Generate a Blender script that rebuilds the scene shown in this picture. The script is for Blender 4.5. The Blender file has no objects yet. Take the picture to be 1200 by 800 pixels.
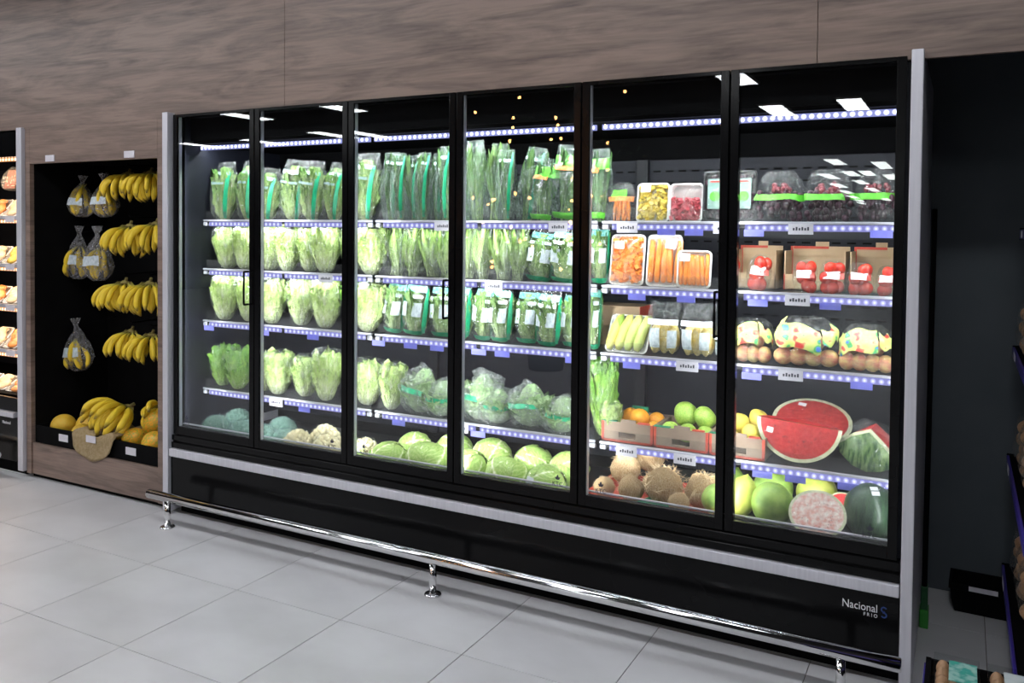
import bpy, bmesh, math, random
from mathutils import Vector, Matrix, noise

PI = math.pi
S = bpy.context.scene
COL = S.collection

# ------------------------------------------------------------------ camera
CAM_POS = Vector((3.9598, -3.3156, 1.6457))
YAW, PITCH, ROLL = 0.4913, 0.0262, 0.0091
cam_data = bpy.data.cameras.new('camera')
cam_data.sensor_width = 36.0
cam_data.lens = 36.0 * 990.17 / 1200.0
cam_data.shift_y = -105.86 / 1200.0
cam_data.clip_start = 0.05
cam_data.clip_end = 200
cam = bpy.data.objects.new('camera', cam_data)
COL.objects.link(cam)
_f = Vector((-math.sin(YAW) * math.cos(PITCH), math.cos(YAW) * math.cos(PITCH), -math.sin(PITCH)))
_r = Vector((math.cos(YAW), math.sin(YAW), 0))
_u = _r.cross(_f)
_r2 = math.cos(ROLL) * _r + math.sin(ROLL) * _u
_u2 = -math.sin(ROLL) * _r + math.cos(ROLL) * _u
cam.matrix_world = Matrix(((_r2.x, _u2.x, -_f.x, CAM_POS.x), (_r2.y, _u2.y, -_f.y, CAM_POS.y),
                           (_r2.z, _u2.z, -_f.z, CAM_POS.z), (0, 0, 0, 1)))
S.camera = cam

# ------------------------------------------------------------------ world, exposure
world = bpy.data.worlds.new('store_air')
S.world = world
world.use_nodes = True
world.node_tree.nodes['Background'].inputs[0].default_value = (0.6, 0.65, 0.75, 1)
world.node_tree.nodes['Background'].inputs[1].default_value = 0.02
S.view_settings.view_transform = 'Standard'
S.view_settings.look = 'None'
S.view_settings.exposure = 0.0
S.view_settings.gamma = 1.0
S.view_settings.use_curve_mapping = False
S.cycles.transparent_max_bounces = 28
S.cycles.max_bounces = 8

PANEL_STRENGTH = 22.5     # ceiling LED panels
FAR_PANEL_STRENGTH = 16.0
CASE_LED_W = 3.0          # each lamp bar under a shelf, watts
CANOPY_LED_W = 8.0
MULLION_FILL_W = 5.2
MEAT_LED_W = 3.2

# ------------------------------------------------------------------ materials
def nt_new(name):
    m = bpy.data.materials.new(name)
    m.use_nodes = True
    nt = m.node_tree
    nt.nodes.clear()
    out = nt.nodes.new('ShaderNodeOutputMaterial')
    return m, nt, out

def N(nt, kind, **kw):
    n = nt.nodes.new(kind)
    for k, v in kw.items():
        if k.startswith('i_'):
            n.inputs[k[2:].replace('_', ' ')].default_value = v
        else:
            setattr(n, k, v)
    return n

def ramp(nt, stops, fac):
    n = nt.nodes.new('ShaderNodeValToRGB')
    e = n.color_ramp.elements
    while len(e) < len(stops):
        e.new(0.5)
    for el, (p, c) in zip(e, stops):
        el.position = p
        el.color = (c[0], c[1], c[2], 1)
    nt.links.new(fac, n.inputs[0])
    return n.outputs[0]

def pmat(name, c, c2=None, scale=8.0, rough=0.5, metal=0.0, bump=0.0, bscale=None, stretch=(1, 1, 1), coord='Object',
         emit=None, estr=0.0, spec=0.5, sss=0.0, detail=3.0, lo=0.35, hi=0.65, bdist=0.01):
    """principled surface whose colour wanders between c and c2"""
    m, nt, out = nt_new(name)
    b = N(nt, 'ShaderNodeBsdfPrincipled')
    b.inputs['Roughness'].default_value = rough
    b.inputs['Metallic'].default_value = metal
    b.inputs['Specular IOR Level'].default_value = spec
    b.inputs['Base Color'].default_value = (*c, 1)
    if sss:
        b.inputs['Subsurface Weight'].default_value = sss
        b.inputs['Subsurface Radius'].default_value = (0.02, 0.02, 0.01)
    if c2 is not None or bump:
        tc = N(nt, 'ShaderNodeTexCoord')
        mp = N(nt, 'ShaderNodeMapping')
        mp.inputs['Scale'].default_value = stretch
        nt.links.new(tc.outputs[coord], mp.inputs[0])
    if c2 is not None:
        no = N(nt, 'ShaderNodeTexNoise')
        no.inputs['Scale'].default_value = scale
        no.inputs['Detail'].default_value = detail
        nt.links.new(mp.outputs[0], no.inputs[0])
        nt.links.new(ramp(nt, [(lo, c), (hi, c2)], no.outputs[0]), b.inputs['Base Color'])
    if bump:
        nb = N(nt, 'ShaderNodeTexNoise')
        nb.inputs['Scale'].default_value = bscale or scale * 2
        nb.inputs['Detail'].default_value = 3
        nt.links.new(mp.outputs[0], nb.inputs[0])
        bp = N(nt, 'ShaderNodeBump')
        bp.inputs['Strength'].default_value = bump
        bp.inputs['Distance'].default_value = bdist
        nt.links.new(nb.outputs[0], bp.inputs['Height'])
        nt.links.new(bp.outputs[0], b.inputs['Normal'])
    if emit:
        b.inputs['Emission Color'].default_value = (*emit, 1)
        b.inputs['Emission Strength'].default_value = estr
    nt.links.new(b.outputs[0], out.inputs[0])
    return m

def tmat(name, stops, rough=0.5, nscale=30.0, namp=0.15, bump=0.5, bscale=26.0, sss=0.0, spec=0.3):
    """colour follows the per-vertex value 'tint' (rib to blade, stem to tip), stirred by noise"""
    m, nt, out = nt_new(name)
    b = N(nt, 'ShaderNodeBsdfPrincipled')
    b.inputs['Roughness'].default_value = rough
    b.inputs['Specular IOR Level'].default_value = spec
    if sss:
        b.inputs['Subsurface Weight'].default_value = sss
        b.inputs['Subsurface Radius'].default_value = (0.01, 0.02, 0.01)
    at = N(nt, 'ShaderNodeAttribute', attribute_name='tint')
    tc = N(nt, 'ShaderNodeTexCoord')
    no = N(nt, 'ShaderNodeTexNoise')
    no.inputs['Scale'].default_value = nscale
    no.inputs['Detail'].default_value = 4
    nt.links.new(tc.outputs['Generated'], no.inputs[0])
    ma = N(nt, 'ShaderNodeMath', operation='MULTIPLY_ADD')
    ma.inputs[1].default_value = namp * 2
    ma.inputs[2].default_value = -namp
    nt.links.new(no.outputs[0], ma.inputs[0])
    ad = N(nt, 'ShaderNodeMath', operation='ADD')
    nt.links.new(at.outputs['Fac'], ad.inputs[0])
    nt.links.new(ma.outputs[0], ad.inputs[1])
    nt.links.new(ramp(nt, stops, ad.outputs[0]), b.inputs['Base Color'])
    nb = N(nt, 'ShaderNodeTexNoise')
    nb.inputs['Scale'].default_value = bscale
    nt.links.new(tc.outputs['Generated'], nb.inputs[0])
    bp = N(nt, 'ShaderNodeBump')
    bp.inputs['Strength'].default_value = bump
    bp.inputs['Distance'].default_value = 0.05
    nt.links.new(nb.outputs[0], bp.inputs['Height'])
    nt.links.new(bp.outputs[0], b.inputs['Normal'])
    nt.links.new(b.outputs[0], out.inputs[0])
    return m

def glass_mat(name, tint=(0.96, 0.98, 0.98), ior=1.5, rough=0.0):
    """a clear sheet: what the Fresnel law does not mirror goes straight through"""
    m, nt, out = nt_new(name)
    tr = N(nt, 'ShaderNodeBsdfTransparent')
    tr.inputs[0].default_value = (*tint, 1)
    gl = N(nt, 'ShaderNodeBsdfGlossy')
    gl.inputs['Roughness'].default_value = rough
    # Schlick's law, the same from both sides of the sheet
    lw = N(nt, 'ShaderNodeLayerWeight')
    lw.inputs['Blend'].default_value = 0.5
    pw = N(nt, 'ShaderNodeMath', operation='POWER')
    pw.inputs[1].default_value = 5.0
    nt.links.new(lw.outputs['Facing'], pw.inputs[0])
    fr = N(nt, 'ShaderNodeMath', operation='MULTIPLY_ADD')
    r0 = ((ior - 1) / (ior + 1)) ** 2
    fr.inputs[1].default_value, fr.inputs[2].default_value = 1 - r0, r0
    nt.links.new(pw.outputs[0], fr.inputs[0])
    mx = N(nt, 'ShaderNodeMixShader')
    nt.links.new(fr.outputs[0], mx.inputs[0])
    nt.links.new(tr.outputs[0], mx.inputs[1])
    nt.links.new(gl.outputs[0], mx.inputs[2])
    nt.links.new(mx.outputs[0], out.inputs[0])
    return m

def film_mat(name, base=0.06, wrinkle=0.35, scale=9.0, tint=(0.97, 0.98, 0.97), body=(0.85, 0.9, 0.88), rough=0.18, gloss=0.4):
    """crinkled clear plastic: mostly see-through, milky and shiny along the creases"""
    m, nt, out = nt_new(name)
    tc = N(nt, 'ShaderNodeTexCoord')
    no = N(nt, 'ShaderNodeTexNoise')
    no.inputs['Scale'].default_value = scale
    no.inputs['Detail'].default_value = 4
    no.inputs['Distortion'].default_value = 1.2
    nt.links.new(tc.outputs['Object'], no.inputs[0])
    # ridges of the noise = creases
    s1 = N(nt, 'ShaderNodeMath', operation='SUBTRACT'); s1.inputs[1].default_value = 0.5
    nt.links.new(no.outputs[0], s1.inputs[0])
    s2 = N(nt, 'ShaderNodeMath', operation='ABSOLUTE')
    nt.links.new(s1.outputs[0], s2.inputs[0])
    s3 = N(nt, 'ShaderNodeMapRange')
    s3.inputs['From Min'].default_value = 0.0
    s3.inputs['From Max'].default_value = 0.06
    s3.inputs['To Min'].default_value = wrinkle
    s3.inputs['To Max'].default_value = base
    nt.links.new(s2.outputs[0], s3.inputs[0])
    bp = N(nt, 'ShaderNodeBump')
    bp.inputs['Strength'].default_value = 0.9
    bp.inputs['Distance'].default_value = 0.05
    nt.links.new(no.outputs[0], bp.inputs['Height'])
    df = N(nt, 'ShaderNodeBsdfDiffuse')
    tl = N(nt, 'ShaderNodeBsdfTranslucent')
    gl = N(nt, 'ShaderNodeBsdfGlossy')
    df.inputs[0].default_value = tl.inputs[0].default_value = (*body, 1)
    gl.inputs['Roughness'].default_value = rough
    for n_ in (df, gl):
        nt.links.new(bp.outputs[0], n_.inputs['Normal'])
    m1 = N(nt, 'ShaderNodeMixShader'); m1.inputs[0].default_value = 0.5
    nt.links.new(df.outputs[0], m1.inputs[1]); nt.links.new(tl.outputs[0], m1.inputs[2])
    pr = N(nt, 'ShaderNodeMixShader'); pr.inputs[0].default_value = gloss
    nt.links.new(m1.outputs[0], pr.inputs[1]); nt.links.new(gl.outputs[0], pr.inputs[2])
    tr = N(nt, 'ShaderNodeBsdfTransparent')
    tr.inputs[0].default_value = (*tint, 1)
    mx = N(nt, 'ShaderNodeMixShader')
    nt.links.new(s3.outputs[0], mx.inputs[0])
    nt.links.new(tr.outputs[0], mx.inputs[1])
    nt.links.new(pr.outputs[0], mx.inputs[2])
    nt.links.new(mx.outputs[0], out.inputs[0])
    return m

def emat(name, c, s):
    m, nt, out = nt_new(name)
    e = N(nt, 'ShaderNodeEmission')
    e.inputs[0].default_value = (*c, 1)
    e.inputs[1].default_value = s
    nt.links.new(e.outputs[0], out.inputs[0])
    return m

def led_mat(name, body, dot, sb, sd, period):
    """a row of diodes behind a milky lens, repeating along X"""
    m, nt, out = nt_new(name)
    tc = N(nt, 'ShaderNodeTexCoord')
    sx = N(nt, 'ShaderNodeSeparateXYZ')
    nt.links.new(tc.outputs['Object'], sx.inputs[0])
    px_ = N(nt, 'ShaderNodeMath', operation='PINGPONG')
    px_.inputs[1].default_value = period / 2
    nt.links.new(sx.outputs[0], px_.inputs[0])
    sg = N(nt, 'ShaderNodeSeparateXYZ')
    nt.links.new(tc.outputs['Generated'], sg.inputs[0])
    pz = N(nt, 'ShaderNodeMath', operation='MULTIPLY_ADD')
    pz.inputs[1].default_value, pz.inputs[2].default_value = 0.025, -0.0125
    nt.links.new(sg.outputs[2], pz.inputs[0])
    cb = N(nt, 'ShaderNodeCombineXYZ')
    nt.links.new(px_.outputs[0], cb.inputs[0]); nt.links.new(pz.outputs[0], cb.inputs[2])
    d = N(nt, 'ShaderNodeVectorMath', operation='LENGTH')
    nt.links.new(cb.outputs[0], d.inputs[0])
    mr = N(nt, 'ShaderNodeMapRange')
    mr.inputs['From Min'].default_value = period * 0.0
    mr.inputs['From Max'].default_value = period * 0.40
    mr.inputs['To Min'].default_value = 1
    mr.inputs['To Max'].default_value = 0
    nt.links.new(d.outputs['Value'], mr.inputs[0])
    e = N(nt, 'ShaderNodeEmission')
    col = ramp(nt, [(0, body), (1, dot)], mr.outputs[0])
    nt.links.new(col, e.inputs[0])
    st = N(nt, 'ShaderNodeMapRange')
    st.inputs['To Min'].default_value = sb
    st.inputs['To Max'].default_value = sd
    nt.links.new(mr.outputs[0], st.inputs[0])
    nt.links.new(st.outputs[0], e.inputs[1])
    nt.links.new(e.outputs[0], out.inputs[0])
    return m

def wood_mat(name, dark, light, rough=0.4):
    m, nt, out = nt_new(name)
    b = N(nt, 'ShaderNodeBsdfPrincipled')
    b.inputs['Roughness'].default_value = rough
    tc = N(nt, 'ShaderNodeTexCoord')
    mp = N(nt, 'ShaderNodeMapping')
    mp.inputs['Scale'].default_value = (0.9, 1.0, 6.0)
    nt.links.new(tc.outputs['Object'], mp.inputs[0])
    n1 = N(nt, 'ShaderNodeTexNoise'); n1.inputs['Scale'].default_value = 1.6
    n1.inputs['Detail'].default_value = 7; n1.inputs['Roughness'].default_value = 0.62; n1.inputs['Distortion'].default_value = 0.9
    nt.links.new(mp.outputs[0], n1.inputs[0])
    mp2 = N(nt, 'ShaderNodeMapping')
    mp2.inputs['Scale'].default_value = (2.2, 1.0, 40.0)
    nt.links.new(tc.outputs['Object'], mp2.inputs[0])
    n2 = N(nt, 'ShaderNodeTexNoise'); n2.inputs['Scale'].default_value = 2.0; n2.inputs['Detail'].default_value = 5
    nt.links.new(mp2.outputs[0], n2.inputs[0])
    mx = N(nt, 'ShaderNodeMath', operation='MULTIPLY_ADD')
    mx.inputs[1].default_value = 0.3
    nt.links.new(n2.outputs[0], mx.inputs[0])
    m2 = N(nt, 'ShaderNodeMath', operation='MULTIPLY'); m2.inputs[1].default_value = 0.75
    nt.links.new(n1.outputs[0], m2.inputs[0])
    nt.links.new(m2.outputs[0], mx.inputs[2])
    c = ramp(nt, [(0.39, dark), (0.5, tuple((a + b_) / 2 for a, b_ in zip(dark, light))), (0.62, light)], mx.outputs[0])
    nt.links.new(c, b.inputs['Base Color'])
    bp = N(nt, 'ShaderNodeBump'); bp.inputs['Strength'].default_value = 0.06; bp.inputs['Distance'].default_value = 0.005
    nt.links.new(n2.outputs[0], bp.inputs['Height'])
    nt.links.new(bp.outputs[0], b.inputs['Normal'])
    nt.links.new(b.outputs[0], out.inputs[0])
    return m

M = {}
M['tile'] = pmat('porcelain_tile', (0.48, 0.478, 0.495), (0.58, 0.578, 0.60), scale=1.6, rough=0.34, bump=0.02, bscale=40, stretch=(1, 1.6, 1), detail=6)
M['grout'] = pmat('grout', (0.16, 0.15, 0.145), (0.2, 0.19, 0.18), scale=30, rough=0.9)
M['wood'] = wood_mat('walnut_laminate', (0.108, 0.074, 0.061), (0.255, 0.180, 0.146))
M['slate'] = pmat('slate_grey_paint', (0.075, 0.090, 0.105), (0.086, 0.100, 0.116), scale=4, rough=0.7)
M['darkceil'] = pmat('dark_ceiling', (0.012, 0.012, 0.014), (0.016, 0.016, 0.018), scale=2, rough=0.9)
M['storewall'] = pmat('dim_store_wall', (0.02, 0.02, 0.022), (0.03, 0.03, 0.03), scale=2, rough=0.9)
M['black'] = pmat('black_gloss_panel', (0.0030, 0.0030, 0.0033), (0.0045, 0.0045, 0.005), scale=3, rough=0.16, spec=0.14)
M['blackmatte'] = pmat('black_matte', (0.0035, 0.0035, 0.004), (0.005, 0.005, 0.0055), scale=6, rough=0.7, spec=0.04)
M['liner'] = pmat('navy_grey_liner', (0.0085, 0.0095, 0.016), (0.011, 0.0125, 0.020), scale=3, rough=0.5, spec=0.3)
M['alu'] = pmat('brushed_aluminium', (0.60, 0.60, 0.66), (0.66, 0.66, 0.72), scale=3, rough=0.42, metal=0.35, stretch=(30, 30, 1))
M['chrome'] = pmat('polished_steel', (0.72, 0.72, 0.73), (0.78, 0.78, 0.78), scale=3, rough=0.09, metal=1.0)
M['shelf'] = pmat('dark_shelf_steel', (0.016, 0.016, 0.02), (0.022, 0.022, 0.026), scale=5, rough=0.4, spec=0.3)
M['lip'] = pmat('bright_shelf_edge', (0.5, 0.5, 0.56), (0.6, 0.6, 0.66), scale=5, rough=0.3, metal=0.4)
M['bulb'] = emat('fairy_bulb', (1.0, 0.42, 0.12), 60.0)
M['leafdark'] = pmat('plastic_leaf', (0.01, 0.03, 0.01), (0.02, 0.05, 0.015), scale=6, rough=0.6)
M['bark'] = pmat('dark_bark', (0.02, 0.014, 0.01), (0.035, 0.025, 0.018), scale=20, rough=0.9)
M['glass'] = glass_mat('door_glass', (0.955, 0.97, 0.97))
M['guard'] = film_mat('clear_guard', base=0.035, wrinkle=0.045, scale=2.0, body=(0.5, 0.5, 0.55), rough=0.5, gloss=0.3)
M['lid'] = glass_mat('clear_lid', (0.97, 0.98, 0.98))
M['acrylic'] = film_mat('frosted_guard', base=0.16, wrinkle=0.22, scale=2.0, body=(0.7, 0.72, 0.78))
M['led'] = led_mat('shelf_diodes', (0.42, 0.42, 1.0), (0.85, 0.86, 1.0), 0.75, 1.7, 0.030)
M['ledtop'] = led_mat('canopy_diodes', (0.45, 0.48, 1.0), (0.95, 0.95, 1.0), 0.8, 6.0, 0.030)
M['lens'] = emat('added_lamp_lens', (.93, .96, 1.0), 1.0)
M['ledwarm'] = led_mat('warm_diodes', (1.0, 0.45, 0.2), (1.0, 0.8, 0.6), 1.0, 5.0, 0.034)
def lens_mat(name, c):
    # clear coloured plastic that the diodes behind it shine through
    m, nt, out = nt_new(name)
    d_, t_, mx = N(nt, 'ShaderNodeBsdfDiffuse'), N(nt, 'ShaderNodeBsdfTranslucent'), N(nt, 'ShaderNodeMixShader')
    tc, no = N(nt, 'ShaderNodeTexCoord'), N(nt, 'ShaderNodeTexNoise')
    no.inputs['Scale'].default_value = 20
    nt.links.new(tc.outputs['Object'], no.inputs[0])
    cc = ramp(nt, [(.3, c), (.7, tuple(min(1, x * 1.15) for x in c))], no.outputs[0])
    for s_ in (d_, t_):
        nt.links.new(cc, s_.inputs[0])
    mx.inputs[0].default_value = .5
    nt.links.new(d_.outputs[0], mx.inputs[1]); nt.links.new(t_.outputs[0], mx.inputs[2])
    nt.links.new(mx.outputs[0], out.inputs[0])
    return m
M['tagblue'] = lens_mat('lavender_holder', (0.34, 0.35, 0.85))
M['tagwhite'] = pmat('white_tag', (0.62, 0.60, 0.66), (0.68, 0.66, 0.72), scale=20, rough=0.5)
M['ink'] = pmat('dark_ink', (0.03, 0.03, 0.05), (0.05, 0.05, 0.07), scale=20, rough=0.6)
M['logowhite'] = pmat('logo_white', (0.75, 0.75, 0.78), (0.7, 0.7, 0.74), scale=9, rough=0.5)
M['logoblue'] = pmat('logo_blue', (0.01, 0.035, 0.16), (0.012, 0.045, 0.2), scale=9, rough=0.4)
M['panel'] = emat('panel_light', (0.95, 0.97, 1.0), PANEL_STRENGTH)
M['farpanel'] = emat('far_panel_light', (0.95, 1.0, 0.98), FAR_PANEL_STRENGTH)
M['whitepaint'] = pmat('white_enamel', (0.6, 0.6, 0.6), (0.66, 0.66, 0.66), scale=4, rough=0.5)
# produce
M['lettuce'] = tmat('lettuce_leaf', [(0.0, (0.90, 0.91, 0.72)), (0.35, (0.74, 0.82, 0.44)), (0.7, (0.54, 0.70, 0.22)), (1.0, (0.34, 0.54, 0.10))], rough=0.5, namp=0.22, nscale=11)
M['escarole'] = tmat('escarole_leaf', [(0.0, (0.75, 0.77, 0.50)), (0.4, (0.42, 0.55, 0.18)), (1.0, (0.10, 0.26, 0.05))], rough=0.5, namp=0.3, nscale=12)
M['herb'] = tmat('herb_leaf', [(0.0, (0.40, 0.56, 0.22)), (0.4, (0.16, 0.30, 0.09)), (1.0, (0.05, 0.14, 0.045))], rough=0.5, namp=0.3, nscale=16)
M['kale'] = tmat('kale_leaf', [(0.0, (0.46, 0.62, 0.20)), (0.3, (0.22, 0.36, 0.10)), (1.0, (0.07, 0.16, 0.05))], rough=0.5, namp=0.25, nscale=16)
M['celery'] = tmat('chicory_stalk', [(0.0, (0.72, 0.80, 0.50)), (0.45, (0.46, 0.64, 0.20)), (1.0, (0.20, 0.40, 0.07))], rough=0.5, namp=0.3, nscale=14)
M['sprout'] = tmat('salad_mix', [(0.0, (0.74, 0.72, 0.48)), (0.4, (0.42, 0.56, 0.22)), (1.0, (0.12, 0.28, 0.06))], rough=0.5, namp=0.4, nscale=18)
M['leafgreen'] = tmat('bright_leaf', [(0.0, (0.66, 0.76, 0.36)), (0.4, (0.36, 0.60, 0.10)), (1.0, (0.12, 0.36, 0.03))], rough=0.5, namp=0.25, nscale=14)
M['loose'] = tmat('pale_leaf', [(0.0, (0.70, 0.74, 0.58)), (0.5, (0.46, 0.60, 0.34)), (1.0, (0.24, 0.40, 0.16))], rough=0.5, namp=0.3, nscale=14)
M['cabbage'] = tmat('cabbage_leaf', [(0.0, (0.84, 0.86, 0.62)), (0.4, (0.44, 0.57, 0.18)), (1.0, (0.22, 0.40, 0.06))], rough=0.42, namp=0.12, nscale=6, bump=0.12, bscale=9)
M['cauli'] = pmat('cauliflower_curd', (0.78, 0.66, 0.36), (0.86, 0.78, 0.52), scale=30, rough=0.7, bump=0.5, bscale=80)
M['broc'] = pmat('broccoli_floret', (0.14, 0.24, 0.17), (0.26, 0.38, 0.30), scale=40, rough=0.8, bump=0.6, bscale=120)
M['coco'] = pmat('coconut_husk', (0.36, 0.22, 0.10), (0.60, 0.44, 0.25), scale=7, rough=0.95, bump=0.6, bscale=16, stretch=(3, 3, 0.6), bdist=0.08, spec=0.1)
M['cocofibre'] = pmat('coconut_fibre', (0.50, 0.36, 0.20), (0.70, 0.55, 0.34), scale=30, rough=0.9)
M['greencoco'] = pmat('green_melon_skin', (0.20, 0.34, 0.06), (0.34, 0.50, 0.10), scale=4, rough=0.4, bump=0.05, coord='Generated')
M['yellowmelon'] = pmat('yellow_green_skin', (0.44, 0.52, 0.08), (0.58, 0.60, 0.12), scale=5, rough=0.4, coord='Generated')
M['wmrind'] = pmat('pale_rind', (0.62, 0.66, 0.40), (0.70, 0.70, 0.50), scale=6, rough=0.5)
M['wmskin'] = pmat('watermelon_skin', (0.010, 0.035, 0.016), (0.035, 0.085, 0.035), scale=3.0, rough=0.32, stretch=(6, 6, 0.4), coord='Generated')
M['wmstripe'] = pmat('striped_watermelon_skin', (0.03, 0.10, 0.03), (0.25, 0.38, 0.14), scale=3.2, rough=0.35, stretch=(7, 1, 1), coord='Generated')
M['wmflesh'] = pmat('watermelon_flesh', (0.50, 0.018, 0.022), (0.62, 0.05, 0.045), scale=9, rough=0.35, bump=0.1)
M['wmpale'] = pmat('pale_watermelon_flesh', (0.80, 0.36, 0.30), (0.94, 0.82, 0.76), scale=5, rough=0.3, detail=6)
M['orange'] = pmat('orange_peel', (0.85, 0.30, 0.02), (0.92, 0.42, 0.03), scale=6, rough=0.42, bump=0.25, bscale=260)
M['mango'] = pmat('green_mango_skin', (0.24, 0.44, 0.05), (0.40, 0.55, 0.10), scale=9, rough=0.4)
M['guava'] = pmat('yellow_guava_skin', (0.72, 0.55, 0.06), (0.80, 0.66, 0.14), scale=16, rough=0.5, bump=0.2, bscale=40)
M['papaya'] = pmat('papaya_skin', (0.80, 0.36, 0.02), (0.36, 0.38, 0.04), scale=7, rough=0.45, lo=0.42, hi=0.62)
M['melon'] = pmat('yellow_melon_skin', (0.78, 0.42, 0.02), (0.74, 0.55, 0.07), scale=12, rough=0.5, bump=0.2, bscale=50)
M['banana'] = tmat('banana_peel', [(0.0, (0.10, 0.07, 0.03)), (0.10, (0.46, 0.42, 0.06)), (0.25, (0.74, 0.53, 0.035)), (0.85, (0.80, 0.57, 0.04)), (0.97, (0.25, 0.17, 0.04))],
                   rough=0.45, namp=0.04, nscale=12, bump=0.05)
M['crown'] = pmat('banana_crown', (0.14, 0.10, 0.03), (0.24, 0.2, 0.05), scale=30, rough=0.8)
M['carrot'] = pmat('carrot', (0.82, 0.20, 0.015), (0.90, 0.30, 0.04), scale=20, rough=0.5, bump=0.2)
M['yellowveg'] = pmat('yellow_pepper_strips', (0.75, 0.52, 0.03), (0.82, 0.66, 0.15), scale=30, rough=0.4)
M['redveg'] = pmat('red_cabbage_strips', (0.42, 0.03, 0.05), (0.62, 0.12, 0.14), scale=30, rough=0.4)
M['tomato'] = pmat('tomato_skin', (0.52, 0.014, 0.010), (0.66, 0.05, 0.015), scale=10, rough=0.25)
M['grape'] = pmat('dark_grapes', (0.035, 0.012, 0.022), (0.07, 0.02, 0.04), scale=25, rough=0.3)
M['redgrape'] = pmat('red_grapes', (0.16, 0.015, 0.03), (0.28, 0.05, 0.06), scale=25, rough=0.3)
M['apple'] = pmat('apple_skin', (0.68, 0.20, 0.13), (0.78, 0.56, 0.22), scale=7, rough=0.35)
M['corn'] = pmat('corn_ear', (0.72, 0.62, 0.16), (0.50, 0.60, 0.18), scale=8, rough=0.5, bump=0.3, bscale=90, stretch=(2, 2, 0.5))
M['squash'] = pmat('yellow_squash', (0.74, 0.52, 0.10), (0.80, 0.68, 0.34), scale=7, rough=0.5)
M['foam'] = pmat('white_foam_tray', (0.78, 0.76, 0.74), (0.82, 0.80, 0.78), scale=9, rough=0.6)
M['blacktray'] = pmat('black_plastic_tray', (0.02, 0.02, 0.022), (0.03, 0.03, 0.032), scale=9, rough=0.3)
M['card'] = pmat('tan_cardboard', (0.46, 0.33, 0.19), (0.52, 0.38, 0.23), scale=14, rough=0.8)
M['cardbrown'] = pmat('brown_cardboard', (0.26, 0.185, 0.135), (0.31, 0.225, 0.165), scale=14, rough=0.8)
M['cardred'] = pmat('red_print', (0.50, 0.06, 0.035), (0.56, 0.09, 0.05), scale=14, rough=0.7)
M['cardgreen'] = pmat('green_print', (0.015, 0.20, 0.10), (0.02, 0.26, 0.13), scale=14, rough=0.7)
M['burlap'] = pmat('burlap', (0.30, 0.22, 0.11), (0.40, 0.30, 0.17), scale=60, rough=0.95, bump=0.6, bscale=220)
M['meat'] = pmat('fresh_meat', (0.50, 0.08, 0.05), (0.75, 0.38, 0.26), scale=18, rough=0.35)
M['chicken'] = pmat('pale_chicken', (0.78, 0.52, 0.28), (0.85, 0.66, 0.44), scale=14, rough=0.4)
M['sausage'] = pmat('orange_sausage', (0.75, 0.20, 0.04), (0.85, 0.36, 0.10), scale=14, rough=0.4)
M['yellowpack'] = pmat('yellow_pack', (0.85, 0.52, 0.05), (0.88, 0.62, 0.12), scale=10, rough=0.4)
M['egg'] = pmat('brown_egg', (0.52, 0.28, 0.15), (0.60, 0.36, 0.21), scale=7, rough=0.5)
M['purple'] = pmat('violet_rail', (0.035, 0.022, 0.22), (0.045, 0.03, 0.27), scale=6, rough=0.35)
M['greenplastic'] = pmat('green_plastic', (0.02, 0.20, 0.02), (0.03, 0.26, 0.03), scale=6, rough=0.4)
M['greendark'] = pmat('dark_green_plastic', (0.005, 0.06, 0.015), (0.007, 0.075, 0.02), scale=6, rough=0.4)
# packaging
M['film'] = film_mat('bag_film', base=0.06, wrinkle=0.42, scale=5.5)
M['filmlettuce'] = film_mat('lettuce_bag_film', base=0.07, wrinkle=0.40, scale=4.5)
M['filmgreen'] = film_mat('herb_bag_film', base=0.10, wrinkle=0.6, scale=8.0, tint=(0.86, 0.94, 0.89), body=(0.62, 0.75, 0.68))
M['filmblue'] = film_mat('broccoli_wrap', base=0.12, wrinkle=0.5, scale=6.0, tint=(0.85, 0.95, 0.95), body=(0.55, 0.72, 0.72))
M['filmgrape'] = film_mat('grape_bag_film', base=0.04, wrinkle=0.22, scale=4.0)
M['filmthin'] = film_mat('stretch_film', base=0.03, wrinkle=0.2, scale=9.0)
M['filmmilky'] = film_mat('milky_bag', base=0.22, wrinkle=0.55, scale=6.0, body=(0.80, 0.86, 0.84))
M['filmwarm'] = film_mat('banana_bag_film', base=0.22, wrinkle=0.55, scale=8.0, body=(0.80, 0.80, 0.86))
M['prgreen'] = pmat('green_bag_print', (0.01, 0.30, 0.13), (0.02, 0.40, 0.19), scale=9, rough=0.3)
M['prlime'] = pmat('lime_bag_print', (0.10, 0.48, 0.04), (0.16, 0.58, 0.06), scale=9, rough=0.3)
M['prteal'] = pmat('teal_bag_print', (0.34, 0.58, 0.52), (0.05, 0.36, 0.30), scale=34, rough=0.3, lo=0.42, hi=0.55)
M['prwhite'] = pmat('white_bag_print', (0.62, 0.68, 0.70), (0.40, 0.48, 0.50), scale=16, rough=0.3)
M['prorange'] = pmat('orange_bag_print', (0.75, 0.16, 0.03), (0.8, 0.3, 0.1), scale=20, rough=0.3)
def print_mat(name, scale, stops):
    m, nt, out = nt_new(name)
    b = N(nt, 'ShaderNodeBsdfPrincipled'); b.inputs['Roughness'].default_value = .3
    tc, no = N(nt, 'ShaderNodeTexCoord'), N(nt, 'ShaderNodeTexNoise')
    no.inputs['Scale'].default_value = scale; no.inputs['Detail'].default_value = 1
    nt.links.new(tc.outputs['Object'], no.inputs[0])
    nt.links.new(ramp(nt, stops, no.outputs[0]), b.inputs['Base Color'])
    nt.links.new(b.outputs[0], out.inputs[0])
    return m
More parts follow.
